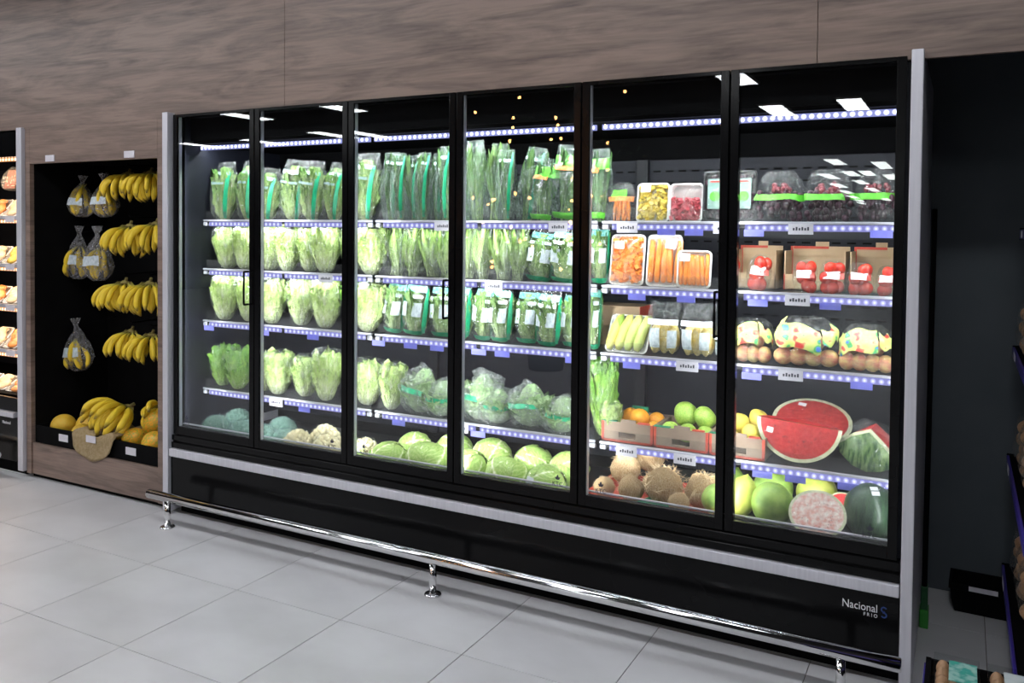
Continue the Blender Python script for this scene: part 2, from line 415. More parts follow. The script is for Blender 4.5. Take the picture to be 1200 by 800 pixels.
M['pryellow'] = print_mat('fruit_bag_print', 5.0, [(.30, (.62, .05, .04)), (.36, (.70, .20, .10)), (.38, (.68, .70, .26)), (.50, (.62, .68, .16)), (.58, (.50, .66, .20)), (.60, (.05, .36, .10)), (.64, (.10, .45, .12)), (.66, (.08, .2, .6))])
M['prred'] = pmat('red_bag_print', (0.65, 0.05, 0.04), (0.72, 0.14, 0.10), scale=9, rough=0.3)
M['prblue'] = pmat('blue_bag_print', (0.05, 0.20, 0.55), (0.08, 0.28, 0.62), scale=9, rough=0.3)
M['prpale'] = pmat('pale_teal_print', (0.36, 0.50, 0.47), (0.20, 0.34, 0.30), scale=12, rough=0.3)
M['sticker'] = pmat('paper_sticker', (0.78, 0.80, 0.82), (0.70, 0.73, 0.76), scale=25, rough=0.5)

# ------------------------------------------------------------------ mesh tools
class MB:
    """collects boxes, tubes and grids into one mesh"""
    def __init__(self):
        self.v, self.f, self.t = [], [], []
    def add(self, v, f, t=None):
        o = len(self.v)
        self.v += [tuple(p) for p in v]
        self.f += [tuple(i + o for i in q) for q in f]
        self.t += list(t) if t is not None else [0.5] * len(v)
        return self
    def box(self, x0, x1, y0, y1, z0, z1, c=0.0):
        if c <= 0:
            v = [(x0, y0, z0), (x1, y0, z0), (x1, y1, z0), (x0, y1, z0), (x0, y0, z1), (x1, y0, z1), (x1, y1, z1), (x0, y1, z1)]
            f = [(3, 2, 1, 0), (4, 5, 6, 7), (0, 1, 5, 4), (1, 2, 6, 5), (2, 3, 7, 6), (3, 0, 4, 7)]
            return self.add(v, f)
        bm = bmesh.new()
        bmesh.ops.create_cube(bm, size=1)
        for p in bm.verts:
            p.co = Vector(((x0 + x1) / 2 + p.co.x * (x1 - x0), (y0 + y1) / 2 + p.co.y * (y1 - y0), (z0 + z1) / 2 + p.co.z * (z1 - z0)))
        bmesh.ops.bevel(bm, geom=bm.edges[:], offset=c, segments=2, affect='EDGES', profile=0.5)
        bm.verts.index_update()
        self.add([p.co for p in bm.verts], [[q.index for q in fc.verts] for fc in bm.faces])
        bm.free()
        return self
    def obox(self, mat, sx, sy, sz):
        v = [mat @ Vector((a * sx / 2, b * sy / 2, c * sz / 2)) for c in (-1, 1) for a, b in ((-1, -1), (1, -1), (1, 1), (-1, 1))]
        f = [(3, 2, 1, 0), (4, 5, 6, 7), (0, 1, 5, 4), (1, 2, 6, 5), (2, 3, 7, 6), (3, 0, 4, 7)]
        return self.add(v, f)
    def tube(self, pts, rad, n=8, caps=True, tint=None):
        pts = [Vector(p) for p in pts]
        if not isinstance(rad, (list, tuple)):
            rad = [rad] * len(pts)
        v, f, t = [], [], []
        up = None
        for i, p in enumerate(pts):
            d = (pts[min(i + 1, len(pts) - 1)] - pts[max(i - 1, 0)]).normalized()
            if up is None:
                up = d.orthogonal().normalized()
            a = (up - d * up.dot(d)).normalized()
            up = a
            b = d.cross(a)
            for k in range(n):
                an = 2 * PI * k / n
                v.append(p + (a * math.cos(an) + b * math.sin(an)) * rad[i])
                t.append(tint[i] if tint else 0.5)
        for i in range(len(pts) - 1):
            for k in range(n):
                k2 = (k + 1) % n
                f.append((i * n + k, i * n + k2, (i + 1) * n + k2, (i + 1) * n + k))
        if caps:
            f.append(tuple(range(n - 1, -1, -1)))
            f.append(tuple((len(pts) - 1) * n + k for k in range(n)))
        return self.add(v, f, t)
    def grid(self, fn, nu, nv, wrap=False):
        v, t = [], []
        for j in range(nv + 1):
            for i in range(nu if wrap else nu + 1):
                r = fn(i / nu, j / nv)
                v.append(r[:3])
                t.append(r[3] if len(r) > 3 else 0.5)
        w = nu if wrap else nu + 1
        f = []
        for j in range(nv):
            for i in range(nu):
                i2 = (i + 1) % w if wrap else i + 1
                f.append((j * w + i, j * w + i2, (j + 1) * w + i2, (j + 1) * w + i))
        return self.add(v, f, t)
    def sphere(self, c, r, n=8, m=6, sc=(1, 1, 1), amp=0, seed=0, tint=0.5):
        def fn(u, v):
            a, b = 2 * PI * u, PI * (v - 0.5)
            d = Vector((math.cos(b) * math.cos(a), math.cos(b) * math.sin(a), math.sin(b)))
            k = r * (1 + (amp * noise.noise(d * 1.7 + Vector((seed, seed * 2.3, 0))) if amp else 0))
            return (c[0] + d.x * k * sc[0], c[1] + d.y * k * sc[1], c[2] + d.z * k * sc[2], tint)
        return self.grid(fn, n, m, wrap=True)
    def mesh(self, name, smooth=False):
        me = bpy.data.meshes.new(name)
        me.from_pydata(self.v, [], self.f)
        at = me.attributes.new('tint', 'FLOAT', 'POINT')
        at.data.foreach_set('value', [float(x) for x in self.t])
        if smooth:
            me.polygons.foreach_set('use_smooth', [True] * len(me.polygons))
        me.update()
        return me
    def build(self, name, mat, parent=None, smooth=False, loc=(0, 0, 0), rot=(0, 0, 0)):
        return put(name, self.mesh(name, smooth), mat, parent, loc, rot)

def put(name, me, mat, parent=None, loc=(0, 0, 0), rot=(0, 0, 0), scale=(1, 1, 1)):
    if not me.materials:
        me.materials.append(M[mat])
    o = bpy.data.objects.new(name, me)
    COL.objects.link(o)
    if parent is not None:
        o.parent = parent
    o.location, o.rotation_euler, o.scale = loc, rot, scale
    return o

def empty(name, loc=(0, 0, 0), rot=(0, 0, 0), scale=(1, 1, 1)):
    o = bpy.data.objects.new(name, None)
    o.empty_display_size = 0.05
    COL.objects.link(o)
    o.location, o.rotation_euler, o.scale = loc, rot, scale
    return o

def tag(o, label=None, cat=None, group=None, kind=None):
    if label: o['label'] = label
    if cat: o['category'] = cat
    if group: o['group'] = group
    if kind: o['kind'] = kind
    return o

def copy_tree(o, parent=None):
    c = o.copy()
    COL.objects.link(c)
    if parent is not None:
        c.parent = parent
    for ch in o.children:
        copy_tree(ch, c)
    return c

def text_mesh(body, size, depth=0.0008):
    cu = bpy.data.curves.new('lettering', 'FONT')
    cu.body, cu.size, cu.extrude, cu.resolution_u = body, size, depth, 3
    o = bpy.data.objects.new('lettering', cu)
    COL.objects.link(o)
    bpy.context.view_layer.update()
    me = bpy.data.meshes.new_from_object(o.evaluated_get(bpy.context.evaluated_depsgraph_get()))
    bpy.data.objects.remove(o)
    me.materials.clear()
    return me

ORD = ['first', 'second', 'third', 'fourth', 'fifth', 'sixth', 'seventh', 'eighth', 'ninth', 'tenth', 'eleventh', 'twelfth', 'thirteenth', 'fourteenth']
# ------------------------------------------------------------------ the setting
DW = 0.6287                  # door pitch
L = 6 * DW
CEIL = 3.5
floor = tag(MB().box(-14, 6.5, -58, 1.03, -0.06, -0.004).build('floor', 'grout'), kind='structure')
TS = 0.5965
_t = MB().box(-TS / 2 + 0.0016, TS / 2 - 0.0016, -TS / 2 + 0.0016, TS / 2 - 0.0016, -0.004, 0.0, 0.0012).mesh('tile')
for i in range(-10, 8):
    for j in range(-9, 3):
        x, y = 0.4899 + (i + 0.5) * TS, -0.5582 + (j + 0.5) * TS
        if y + TS / 2 > 1.03:
            continue
        put('tile', _t, 'tile', floor, (x, y, 0), (0, 0, PI * ((i * 7 + j * 3) % 2)))
# cut tiles along the rear wall
_y0 = -0.5582 + 2 * TS
_tc = MB().box(-TS / 2 + 0.0016, TS / 2 - 0.0016, _y0 + .0016, 1.029, -0.004, 0.0, 0.0012).mesh('tile')
for i in range(5, 8):
    put('tile', _tc, 'tile', floor, (0.4899 + (i + 0.5) * TS, 0, 0))
# tiles too far behind the camera to pick apart
far = MB()
for i in range(-24, 11):
    for j in range(-90, -9):
        x, y = 0.4899 + i * TS, -0.5582 + j * TS
        if x < -13.9 or x + TS > 6.4 or y < -57:
            continue
        far.add([(x + .002, y + .002, 0), (x + TS - .002, y + .002, 0), (x + TS - .002, y + TS - .002, 0), (x + .002, y + TS - .002, 0)], [(0, 1, 2, 3)])
for i in list(range(-24, -10)) + [8, 9]:
    for j in range(-9, 3):
        x, y = 0.4899 + i * TS, -0.5582 + j * TS
        if x < -13.9 or x + TS > 6.4 or y + TS > 1.03:
            continue
        far.add([(x + .002, y + .002, 0), (x + TS - .002, y + .002, 0), (x + TS - .002, y + TS - .002, 0), (x + .002, y + TS - .002, 0)], [(0, 1, 2, 3)])
tag(far.build('tile', 'tile', floor), kind='stuff')
tag(MB().box(-14, 6.5, -58, 1.03, CEIL, CEIL + 0.08).build('ceiling', 'darkceil'), kind='structure')
tag(MB().box(-14, 6.5, 1.03, 1.13, -0.06, CEIL).build('wall_rear', 'slate'), kind='structure')
tag(MB().box(-14.1, -14, -58, 1.13, -0.06, CEIL).build('wall_left', 'storewall'), kind='structure')
tag(MB().box(6.5, 6.6, -58, 1.13, -0.06, CEIL).build('wall_right', 'storewall'), kind='structure')
tag(MB().box(-14, 6.5, -58.1, -58, -0.06, CEIL).build('wall_front', 'storewall'), kind='structure')
wb = tag(MB().box(-7.2, 6.1, 0.045, 0.12, 2.275, CEIL).build('wall_back', 'blackmatte'), kind='structure')
for x0, x1 in ((-7.2, -4.51), (-4.51, -1.87), (-1.87, 0.821), (0.821, 3.461), (3.461, 6.1)):
    MB().box(x0 + 0.0012, x1 - 0.0012, 0.022, 0.045, 2.262, CEIL, 0.001).build('wood_panel', 'wood', wb)

# ceiling light panels, some of them mirrored in the doors
def ceiling_light(x, y, w, l, label, grp, mat='panel'):
    t = empty('ceiling_light', (x, y, CEIL))
    MB().box(-w / 2 - .02, w / 2 + .02, -l / 2 - .02, l / 2 + .02, -0.03, 0.0, .004).build('housing', 'whitepaint', t)
    MB().box(-w / 2, w / 2, -l / 2, l / 2, -0.034, -0.03).build('diffuser', mat, t)
    tag(t, label, 'ceiling light', grp)
for i, x in enumerate((-6.0, -4.0, -2.0, 0.0, 2.0, 4.0)):
    ceiling_light(x, -1.7, 1.5, .24, '%s white ceiling panel from the left in the row nearest the wood wall' % ORD[i], 'ceiling panels over the cases')
    ceiling_light(x, -4.2, .3, 1.2, '%s white ceiling panel from the left in the row above the aisle' % ORD[i], 'ceiling panels over the aisle')
for i, (x, y) in enumerate(((-6.6, -7.0), (-4.5, -6.85), (1.5, -6.9))):
    ceiling_light(x, y, .34, .95, 'long white ceiling panel mirrored high in the %s glass door' % ('first', 'third', 'fifth')[i], 'mirrored ceiling panels')
for i, (x, y) in enumerate(((-11.3, -10.3), (-9.4, -10.3), (-7.1, -9.8), (-6.4, -10.0), (1.43, -9.9), (2.52, -9.7))):
    ceiling_light(x, y, .32, 1.2, '%s white ceiling panel from the left in the second mirrored row' % ORD[i], 'mirrored ceiling panels')
for i, (x, y, l) in enumerate(((.95, -20.2, 2.0), (1.95, -21.8, 2.6), (.8, -25, 2.4), (1.28, -25, 2.4), (1.8, -27.2, 2.8), (0, -26.2, 2.8), (.58, -30, 2.6),
                               (.47, -36, 3.6), (-.43, -32.2, 3.0), (-.82, -38, 3.2), (-1.2, -44, 3.6), (-1.45, -49.5, 3.6), (-1.8, -54, 3.4), (.1, -48, 3.4))):
    ceiling_light(x, y, .34, l, '%s nearest of the small far ceiling panels mirrored in the last glass door' % ORD[i], 'far ceiling panels', 'farpanel')

# ------------------------------------------------------------------ glass-door produce case
case = tag(empty('refrigerated_case', (0, 0, 0)), 'long black refrigerated produce case with six glass doors and silver trim', 'refrigerator')
MB().box(-0.047, -0.004, -0.03, 0.95, 0.02, 2.285, .003).build('end_panel', 'alu', case)
MB().box(3.784, 3.824, -0.03, 0.95, 0.02, 2.288, .003).build('end_panel', 'alu', case)
MB().box(0.0, L + .008, 0.06, 0.94, 0.0, 0.10).build('toe_base', 'blackmatte', case)
kick = MB().box(0.0, L + .008, -0.012, 0.02, 0.085, 0.336, .002).build('kick_panel', 'black', case)
MB().box(0.0, L + .008, -0.026, 0.02, 0.338, 0.383, .004).build('trim_strip', 'alu', case)
m = MB().box(0.0, L + .008, -0.010, 0.06, 0.385, 0.418, .003)
m.box(0.0, L + .008, 0.004, 0.06, 0.418, 0.428).box(0.0, L + .008, -0.006, 0.06, 0.428, 0.458, .003)
m.build('lower_frame', 'black', case)
MB().box(0.0, L + .008, 0.84, 0.94, 0.10, 2.26).build('rear_shell', 'blackmatte', case)
MB().box(0.0, 0.012, 0.045, 0.84, 0.45, 2.26).build('side_liner', 'liner', case)
MB().box(3.768, 3.78, 0.045, 0.84, 0.45, 2.26).build('side_liner', 'liner', case)
canopy = MB().box(0.012, 3.768, 0.14, 0.84, 2.118, 2.135).box(0.012, 3.768, 0.12, 0.17, 2.135, 2.262).box(0.0, L + .008, 0.04, 0.84, 2.262, 2.272).build('canopy', 'blackmatte', case)
MB().box(0.0, L + .008, 0.02, 0.84, 0.10, 0.385).build('tub', 'blackmatte', case)
# back panels, one for each bay, with pressed slots
slot = MB().box(-.019, .019, -.002, .001, -.004, .004).mesh('slot')
for b in range(3):
    x0 = b * 2 * DW
    bp_ = MB().box(x0 + .014, x0 + 2 * DW - .004, 0.80, 0.83, 0.46, 2.0, .003).build('back_panel', 'liner', case)
    sl = MB()
    for k in range(15):
        z = 1.13 + k * 0.058
        for q in range(18):
            xx = x0 + .07 + q * .066
            sl.box(xx - .019, xx + .019, .797, .80, z - .004, z + .004)
    tag(sl.build('slots', 'blackmatte', bp_), kind='stuff')
    MB().box(x0 + 2 * DW - .03, x0 + 2 * DW + .03, .775, .80, .46, 2.0, .002).build('upright', 'shelf', case)

def area_lamp(name, parent, loc, sx, sy, watts, col, rot):
    ld = bpy.data.lights.new(name, 'AREA')
    ld.shape = 'RECTANGLE'
    ld.size, ld.size_y, ld.energy, ld.color = sx, sy, watts, col
    o = bpy.data.objects.new(name, ld)
    COL.objects.link(o)
    o.parent = parent
    o.location, o.rotation_euler = loc, rot
    return o

for b in range(3):
    x0 = b * 2 * DW + .02
    MB().box(x0, x0 + 2 * DW - .03, .185, .20, 2.088, 2.112).build('led_strip', 'ledtop', canopy)
    area_lamp('lamp', canopy, (x0 + DW - .015, .22, 2.105), 2 * DW - .06, .02, CANOPY_LED_W, (.93, .96, 1.0), (math.radians(22), 0, 0))

SHELF_Z = {1: 1.682, 2: 1.397, 3: 1.094, 4: .694}
DECK_Z = (.400, .400, .455)      # the third bay's deck is raised
TAGS = {1: ((1.69, 1), (2.317, 1), (2.652, 1), (3.081, 1), (3.384, 1), (2.83, 0), (2.95, 0), (3.2, 0), (3.68, 0)),
        2: ((.948, 1), (1.982, 1), (3.376, 1), (2.70, 0), (2.92, 0), (3.22, 0), (3.5, 0)),
        3: ((2.93, 1), (3.355, 1), (.07, 0), (.5, 0), (.86, 0), (1.30, 0), (1.5, 0), (1.66, 0), (1.77, 0), (1.9, 0), (2.03, 0), (2.40, 0), (2.68, 0), (3.2, 0), (3.62, 0)),
        4: ((2.662, 1), (2.925, 1), (.596, 1), (1.797, 1), (.45, 0), (.8, 0), (1.43, 0), (1.9, 0), (3.25, 0), (3.38, 0), (3.58, 0))}
SF = .215
for r, z in SHELF_Z.items():
    for b in range(3):
        xa, xb = b * 2 * DW + .016, (b + 1) * 2 * DW - .006
        sh = MB().box(xa, xb, SF, .79, z - .022, z - .002).box(xa, xb, .77, .79, z - .07, z).build('shelf', 'shelf', case)
        MB().box(xa, xb, SF - .012, SF, z - .008, z + .003, .002).build('shelf_edge', 'lip', sh)
        MB().box(xa + .01, xb - .01, SF + .004, SF + .009, z - .002, z + .052).build('shelf_guard', 'guard', sh)
        for xs in (xa, xb):
            sg = 1 if xs == xa else -1
            MB().box(min(xs, xs + sg * .03), max(xs, xs + sg * .03), SF - .01, SF + .012, z - .034, z - .012, .005).build('end_clip', 'lip', sh)
        mid = (xa + xb) / 2
        for s0, s1 in ((xa + .045, mid - .012), (mid + .012, xb - .045)):
            MB().box(s0, s1, SF - .006, SF + .004, z - .036, z - .010, .003).build('led_strip', 'led', sh)
        area_lamp('lamp', sh, (mid, SF + .006, z - .040), xb - xa - .1, .012, CASE_LED_W, (.93, .96, 1.0), (math.radians(56), 0, 0))
        for x, white in TAGS[r]:
            if xa <= x < xb:
                if white:
                    pt = MB().box(x - .048, x + .048, SF - .018, SF - .013, z - .048, z - .006, .001).build('price_tag', 'tagwhite', sh)
                    m = MB()
                    for q in range(6):
                        m.box(x - .030 + q * .011, x - .023 + q * .011, SF - .0186, SF - .018, z - .032, z - .022 + .004 * (q % 2))
                    tag(m.build('print', 'ink', sh), kind='stuff')
                else:
                    MB().box(x - .04, x + .04, SF - .016, SF - .012, z - .058, z - .030, .001).build('price_holder', 'tagblue', sh)
for b in range(3):
    xa, xb = b * 2 * DW + .014, (b + 1) * 2 * DW - .004
    dk = MB().box(xa, xb, .05, .80, DECK_Z[b] - .02, DECK_Z[b] - .002).build('deck', 'shelf', case)
    MB().box(xa, xb, .045, .051, .400, .513, .001).build('deck_guard', 'acrylic', dk)
    MB().box(xa, xb, .042, .054, .513, .519, .001).build('guard_rail', 'lip', dk)

# mullions between the doors with upright lamp bars added to light the shelves evenly
for i in range(7):
    x = min(max(i * DW, .024), L - .022)
    mu = MB().box(x - .013, x + .013, .042, .058, .45, 2.262, .002).build('mullion', 'blackmatte', case)
    MB().box(x - .006, x + .006, .058, .0605, .50, 2.08).build('added_lamp_lens', 'lens', mu)
    area_lamp('lamp', mu, (x, .0625, 1.29), .012, 1.55, MULLION_FILL_W * (1 if 0 < i < 6 else .5), (.95, .98, 1.0), (PI / 2, 0, 0))

# doors
def emblem_mesh():
    m = MB()
    for a, s in ((0, 1.0), (0.75, .75), (-0.75, .75)):
        p = [(0, 0), (.006, .008), (.004, .018), (0, .024), (-.004, .018), (-.006, .008)]
        v = [(s * (x * math.cos(a) + z * math.sin(a)), 0, s * (-x * math.sin(a) + z * math.cos(a))) for x, z in p]
        m.add([(x, -.0004, z) for x, _, z in v], [(0, 1, 2, 3, 4, 5)])
    return m.mesh('emblem')
EMB, KTC = emblem_mesh(), text_mesh('KTC', .026, .0003)
for i in range(6):
    xa, xb = i * DW + .003, (i + 1) * DW - .003
    if i == 0: xa += .004
    za, zb = .462, 2.272
    st, bt, tp = .033, .046, .016
    m = MB().box(xa, xa + st, 0, .038, za, zb, .002).box(xb - st, xb, 0, .038, za, zb, .002)
    m.box(xa + st, xb - st, 0, .038, za, za + bt, .002).box(xa + st, xb - st, 0, .038, zb - tp, zb, .002)
    d = m.build('door', 'black', case)
    MB().box(xa + st, xb - st, .003, .009, za + bt, zb - tp).build('pane', 'glass', d)
    MB().box(xa + st - .001, xa + st + .004, .012, .03, za + bt, zb - tp).build('gasket', 'lip', d) if i in (0, 1, 2, 3, 4) else None
    if i in (0, 2, 4):
        x = xb - st - .004
        pts = [(x, .0, 1.405), (x, -.032, 1.405), (x, -.034, 1.40), (x, -.034, 1.235), (x, -.032, 1.23), (x, .0, 1.23)]
        MB().tube(pts, .0055, 8).build('handle', 'blackmatte', d)
    xs = xa + st + .045 if i in (0, 2, 4) else xb - st - .085
    st_ = put('lettering', KTC, 'ink', d, (xs, .0022, .53), (PI / 2, 0, 0))
    put('emblem', EMB, 'ink', d, (xs + .026, .0022, .556))

# maker's lettering on the kick panel
put('lettering', text_mesh('Nacional', .041, .0006), 'logowhite', kick, (3.588, -.0125, .266), (PI / 2, 0, 0), (.84, 1, 1))
put('lettering', text_mesh('F R I O', .018, .0006), 'logowhite', kick, (3.662, -.0125, .247), (PI / 2, 0, 0), (.9, 1, 1))
m = MB()
for k in range(2):
    def ring(u, v, k=k):
        a = PI * (.15 + 1.5 * u) + k * PI
        r = .006 + .005 * v
        return (r * math.cos(a) + .0, 0, r * math.sin(a) + (.010 if k == 0 else -.010))
    m.grid(ring, 12, 1)
m.build('emblem', 'logoblue', kick, loc=(3.731, -.0128, .272))

# ------------------------------------------------------------------ bumper rail
def rail(x0, x1, y, z, posts, label):
    t = empty('bumper_rail', (0, 0, 0))
    pts = [(x0, y, z), (x0 + .004, y, z), (x1 - .004, y, z), (x1, y, z)]
    MB().tube(pts, [.021, .025, .025, .021], 20).build('rail', 'chrome', t, True)
    for x in posts:
        MB().tube([(x, y, .01), (x, y, z - .02)], .0165, 16).build('post', 'chrome', t, True)
        MB().tube([(x, y, 0.0005), (x, y, .006), (x, y, .010), (x, y, .013)], [.040, .040, .034, .020], 20).build('flange', 'chrome', t, True)
    return tag(t, label, 'rail')
rail(0.005, 3.80, -.165, .165, (.156, 1.886, 3.606), 'long chrome bumper rail on posts in front of the six-door case')

# ------------------------------------------------------------------ wooden banana niche
ni = tag(empty('produce_niche', (0, 0, 0)), 'walnut framed niche with a black inside, hung with bananas', 'display unit')
NX0, NX1 = -1.352, -.150
MB().box(-1.400, NX0, .022, .60, .03, 2.2618, .001).build('side_board', 'wood', ni)
MB().box(NX1, -.052, .022, .60, .03, 2.2618, .001).build('side_board', 'wood', ni)
MB().box(NX0 + .001, NX1 - .001, .022, .05, 2.036, 2.2618, .001).build('head_board', 'wood', ni)
MB().box(NX0 + .001, NX1 - .001, .030, .05, .03, .232, .002).build('front_board', 'wood', ni)
MB().box(-1.39, -.06, .06, .60, .001, .03).build('plinth', 'blackmatte', ni)
MB().box(NX0 + .001, NX1 - .001, .575, .60, .03, 2.258).build('back_lining', 'blackmatte', ni)
MB().box(NX0 + .001, NX0 + .006, .05, .575, .23, 2.08).build('side_lining', 'blackmatte', ni)
MB().box(NX1 - .006, NX1 - .001, .05, .575, .23, 2.08).build('side_lining', 'blackmatte', ni)
MB().box(NX0 + .006, NX1 - .006, .05, .575, 2.06, 2.08).build('top_lining', 'blackmatte', ni)
MB().box(NX0 + .006, NX1 - .006, .05, .575, .215, .231).build('bottom_shelf', 'blackmatte', ni)
for x in (-1.138, -.389):
    MB().box(x - .045, x + .045, .017, .022, 2.045, 2.085, .001).build('price_tag', 'tagwhite', ni)

# ------------------------------------------------------------------ neighbouring meat case
mc = tag(empty('meat_case', (0, 0, 0)), 'open black meat case with silver end panel at the left edge', 'refrigerator')
MX0, MX1 = -3.9, -1.462
MB().box(-1.462, -1.408, .0, .95, .04, 2.27, .003).build('end_panel', 'alu', mc)
MB().box(MX0, MX1, .06, .94, 0, .10).build('toe_base', 'blackmatte', mc)
mk = MB().box(MX0, MX1, .02, .05, .085, .372, .002).build('kick_panel', 'black', mc)
put('lettering', text_mesh('Nacional', .041, .0006), 'logowhite', mk, (-1.66, .0195, .325), (PI / 2, 0, 0), (.62, .7, 1))
MB().box(MX0, MX1 - .06, .006, .05, .374, .408, .004).build('trim_strip', 'alu', mc)
MB().box(MX0, MX1, .03, .10, .41, .50, .004).build('lower_frame', 'black', mc)
MB().box(MX0, MX1, .86, .94, .10, 2.26).build('rear_shell', 'liner', mc)
MB().box(MX0, MX1, .05, .86, .10, .50).build('tub', 'blackmatte', mc)
cn = MB().box(MX0, MX1, .04, .86, 2.09, 2.262).build('canopy', 'black', mc)
MB().box(MX0, MX1 - .01, .10, .12, 2.07, 2.09).build('led_strip', 'ledwarm', cn)
area_lamp('lamp', cn, (-2.0, .16, 2.08), 1.0, .03, MEAT_LED_W * 1.5, (1.0, .72, .48), (math.radians(15), 0, 0))
MEAT_Z = (1.70, 1.37, 1.09, .775)
for z in MEAT_Z:
    sh = MB().box(MX0, MX1 - .005, .20, .85, z - .02, z).build('shelf', 'shelf', mc)
    MB().box(MX0, MX1 - .005, .188, .20, z - .022, z + .004, .002).build('shelf_edge', 'lip', sh)
    MB().box(MX0, MX1 - .015, .19, .205, z - .045, z - .024).build('led_strip', 'ledwarm', sh)
    for x in (-1.66, -1.84, -2.02):
        MB().box(x - .05, x + .05, .183, .187, z - .04, z - .003).build('price_tag', 'tagwhite', sh)
    area_lamp('lamp', sh, (-2.0, .23, z - .04), 1.0, .03, MEAT_LED_W, (1.0, .72, .48), (math.radians(25), 0, 0))
rail(-3.8, -1.475, -.12, .165, (-1.75, -3.2), 'short chrome bumper rail in front of the meat case at left')
# ------------------------------------------------------------------ bagged greens
def lerp_tab(tab, t):
    for (a, x), (b, y) in zip(tab, tab[1:]):
        if t <= b:
            return x + (y - x) * (t - a) / (b - a)
    return tab[-1][1]

BAGS = {
    'upright': ([(0, .66), (.08, .86), (.3, .96), (.6, 1.0), (.85, .95), (1, .92)], [(0, .55), (.1, .85), (.35, 1.0), (.65, .85), (.85, .35), (1, .06)], .035),
    'head': ([(0, .36), (.06, .56), (.25, .80), (.55, 1.0), (.85, 1.0), (.95, .84), (1, .5)], [(0, .36), (.08, .56), (.3, .8), (.6, 1.0), (.85, .95), (.95, .7), (1, .3)], .055),
    'loose': ([(0, .70), (.12, .96), (.35, 1.0), (.6, .88), (.8, .62), (.93, .34), (1, .12)], [(0, .70), (.12, .95), (.35, 1.0), (.6, .8), (.8, .5), (.93, .25), (1, .06)], .17),
    'hang': ([(0, .40), (.08, .75), (.25, .98), (.45, .85), (.65, .55), (.82, .16), (.86, .14), (1, .40)], [(0, .35), (.1, .8), (.25, 1.0), (.45, .85), (.65, .5), (.82, .16), (.86, .14), (1, .30)], .05),
    'pillow': ([(0, .55), (.1, .9), (.35, 1.0), (.65, .97), (.85, .8), (1, .5)], [(0, .55), (.1, .9), (.35, 1.0), (.6, .8), (.85, .45), (1, .08)], .06),
}
def bag_fn(kind, seed):
    wt, dt, amp = BAGS[kind]
    sv = Vector((seed * 3.7, seed * 1.9, seed * 5.3))
    def fn(u, v, off=0.0):
        a = 2 * PI * u
        ca, sa = math.cos(a), math.sin(a)
        e = .72
        cx = math.copysign(abs(ca) ** e, ca)
        cy = math.copysign(abs(sa) ** e, sa)
        w, d = lerp_tab(wt, v) / 2, lerp_tab(dt, v) / 2
        p = Vector((cx * w, cy * d, v))
        k = noise.noise(p * 3.2 + sv) * amp + noise.noise(p * 8.0 + sv) * amp * .6
        fall = min(1.0, v * 8)
        q = Vector((ca, sa, 0)) * (k * fall + off)
        if kind == 'hang' and v > .82:
            q *= .5
        if kind == 'loose':
            q.x += .22 * math.sin(seed * 2.1) * v * v + .06 * math.sin(v * 9 + seed)
        return (p.x + q.x, p.y + q.y, max(0.0, v + (k * .4 if 0 < v < 1 else 0)), v)
    return fn
def bag_mesh(kind, seed, nu=26, nv=18):
    fn = bag_fn(kind, seed)
    m = MB().grid(lambda u, v: fn(u, v), nu, nv, wrap=True)
    m.f.append(tuple(range(nu - 1, -1, -1)))
    return m.mesh('bag', False)
def patch_mesh(kind, seed, u0, u1, v0, v1, off=.012, nu=6, nv=6, slant=0.0):
    fn = bag_fn(kind, seed)
    return MB().grid(lambda u, v: fn(u0 + (u1 - u0) * u, min(.97, v0 + (v1 - v0) * v + slant * (u - .5) + (slant and .05 * math.sin(9 * u + seed))), off), nu, nv).mesh('print', True)

def head_mesh(prof, n, seed, ruffle=.05, height=(.75, 1.0), wide=.95, nu=7, nv=9, core=True, flare=.12):
    rd = random.Random(seed)
    m = MB()
    if core:
        m.grid(lambda u, v: (lerp_tab(prof, v) * .62 * math.cos(2 * PI * u), lerp_tab(prof, v) * .62 * math.sin(2 * PI * u), v * .9, .3 + .5 * v), 10, 8, wrap=True)
    for k in range(n):
        lay = k / n
        a0 = k * 2.4 + rd.uniform(-.3, .3)
        h = rd.uniform(*height)
        z0 = rd.uniform(0, .06) * lay
        ph = rd.uniform(0, 9)
        wd = wide * rd.uniform(.8, 1.15)
        rr = 1.0 - .22 * (1 - lay)
        def leaf(u, v):
            s = 2 * u - 1
            t = v
            wl = wd * (.35 + .65 * math.sin(PI * min(1, .15 + t * .62)) ** .8)
            a = a0 + s * wl
            edge = abs(s) ** 2
            ruf = ruffle * (.25 + edge + t ** 3) * (math.sin(s * 9 + ph + t * 7) + .6 * math.sin(t * 19 + ph * 2 + s * 3) + .5 * math.sin(s * 17 - t * 11 + ph))
            r = lerp_tab(prof, min(1, z0 + t * h)) * rr + ruf * .6 + flare * edge * t * .3
            z = z0 + t * h * (1 - .16 * edge * (t > .4)) + ruf * .35
            vein = max(0, 1 - abs(s) * (5 + 3 * t)) * (1 - .5 * t)
            vein = max(vein, .35 * (math.sin((t * 13 - abs(s) * 5)) > .82))
            tint = (.15 + .75 * t ** .8 + .1 * edge) * (1 - vein)
            return (r * math.cos(a), r * math.sin(a), max(0, z), tint)
        m.grid(leaf, nu, nv)
    return m.mesh('head', True)

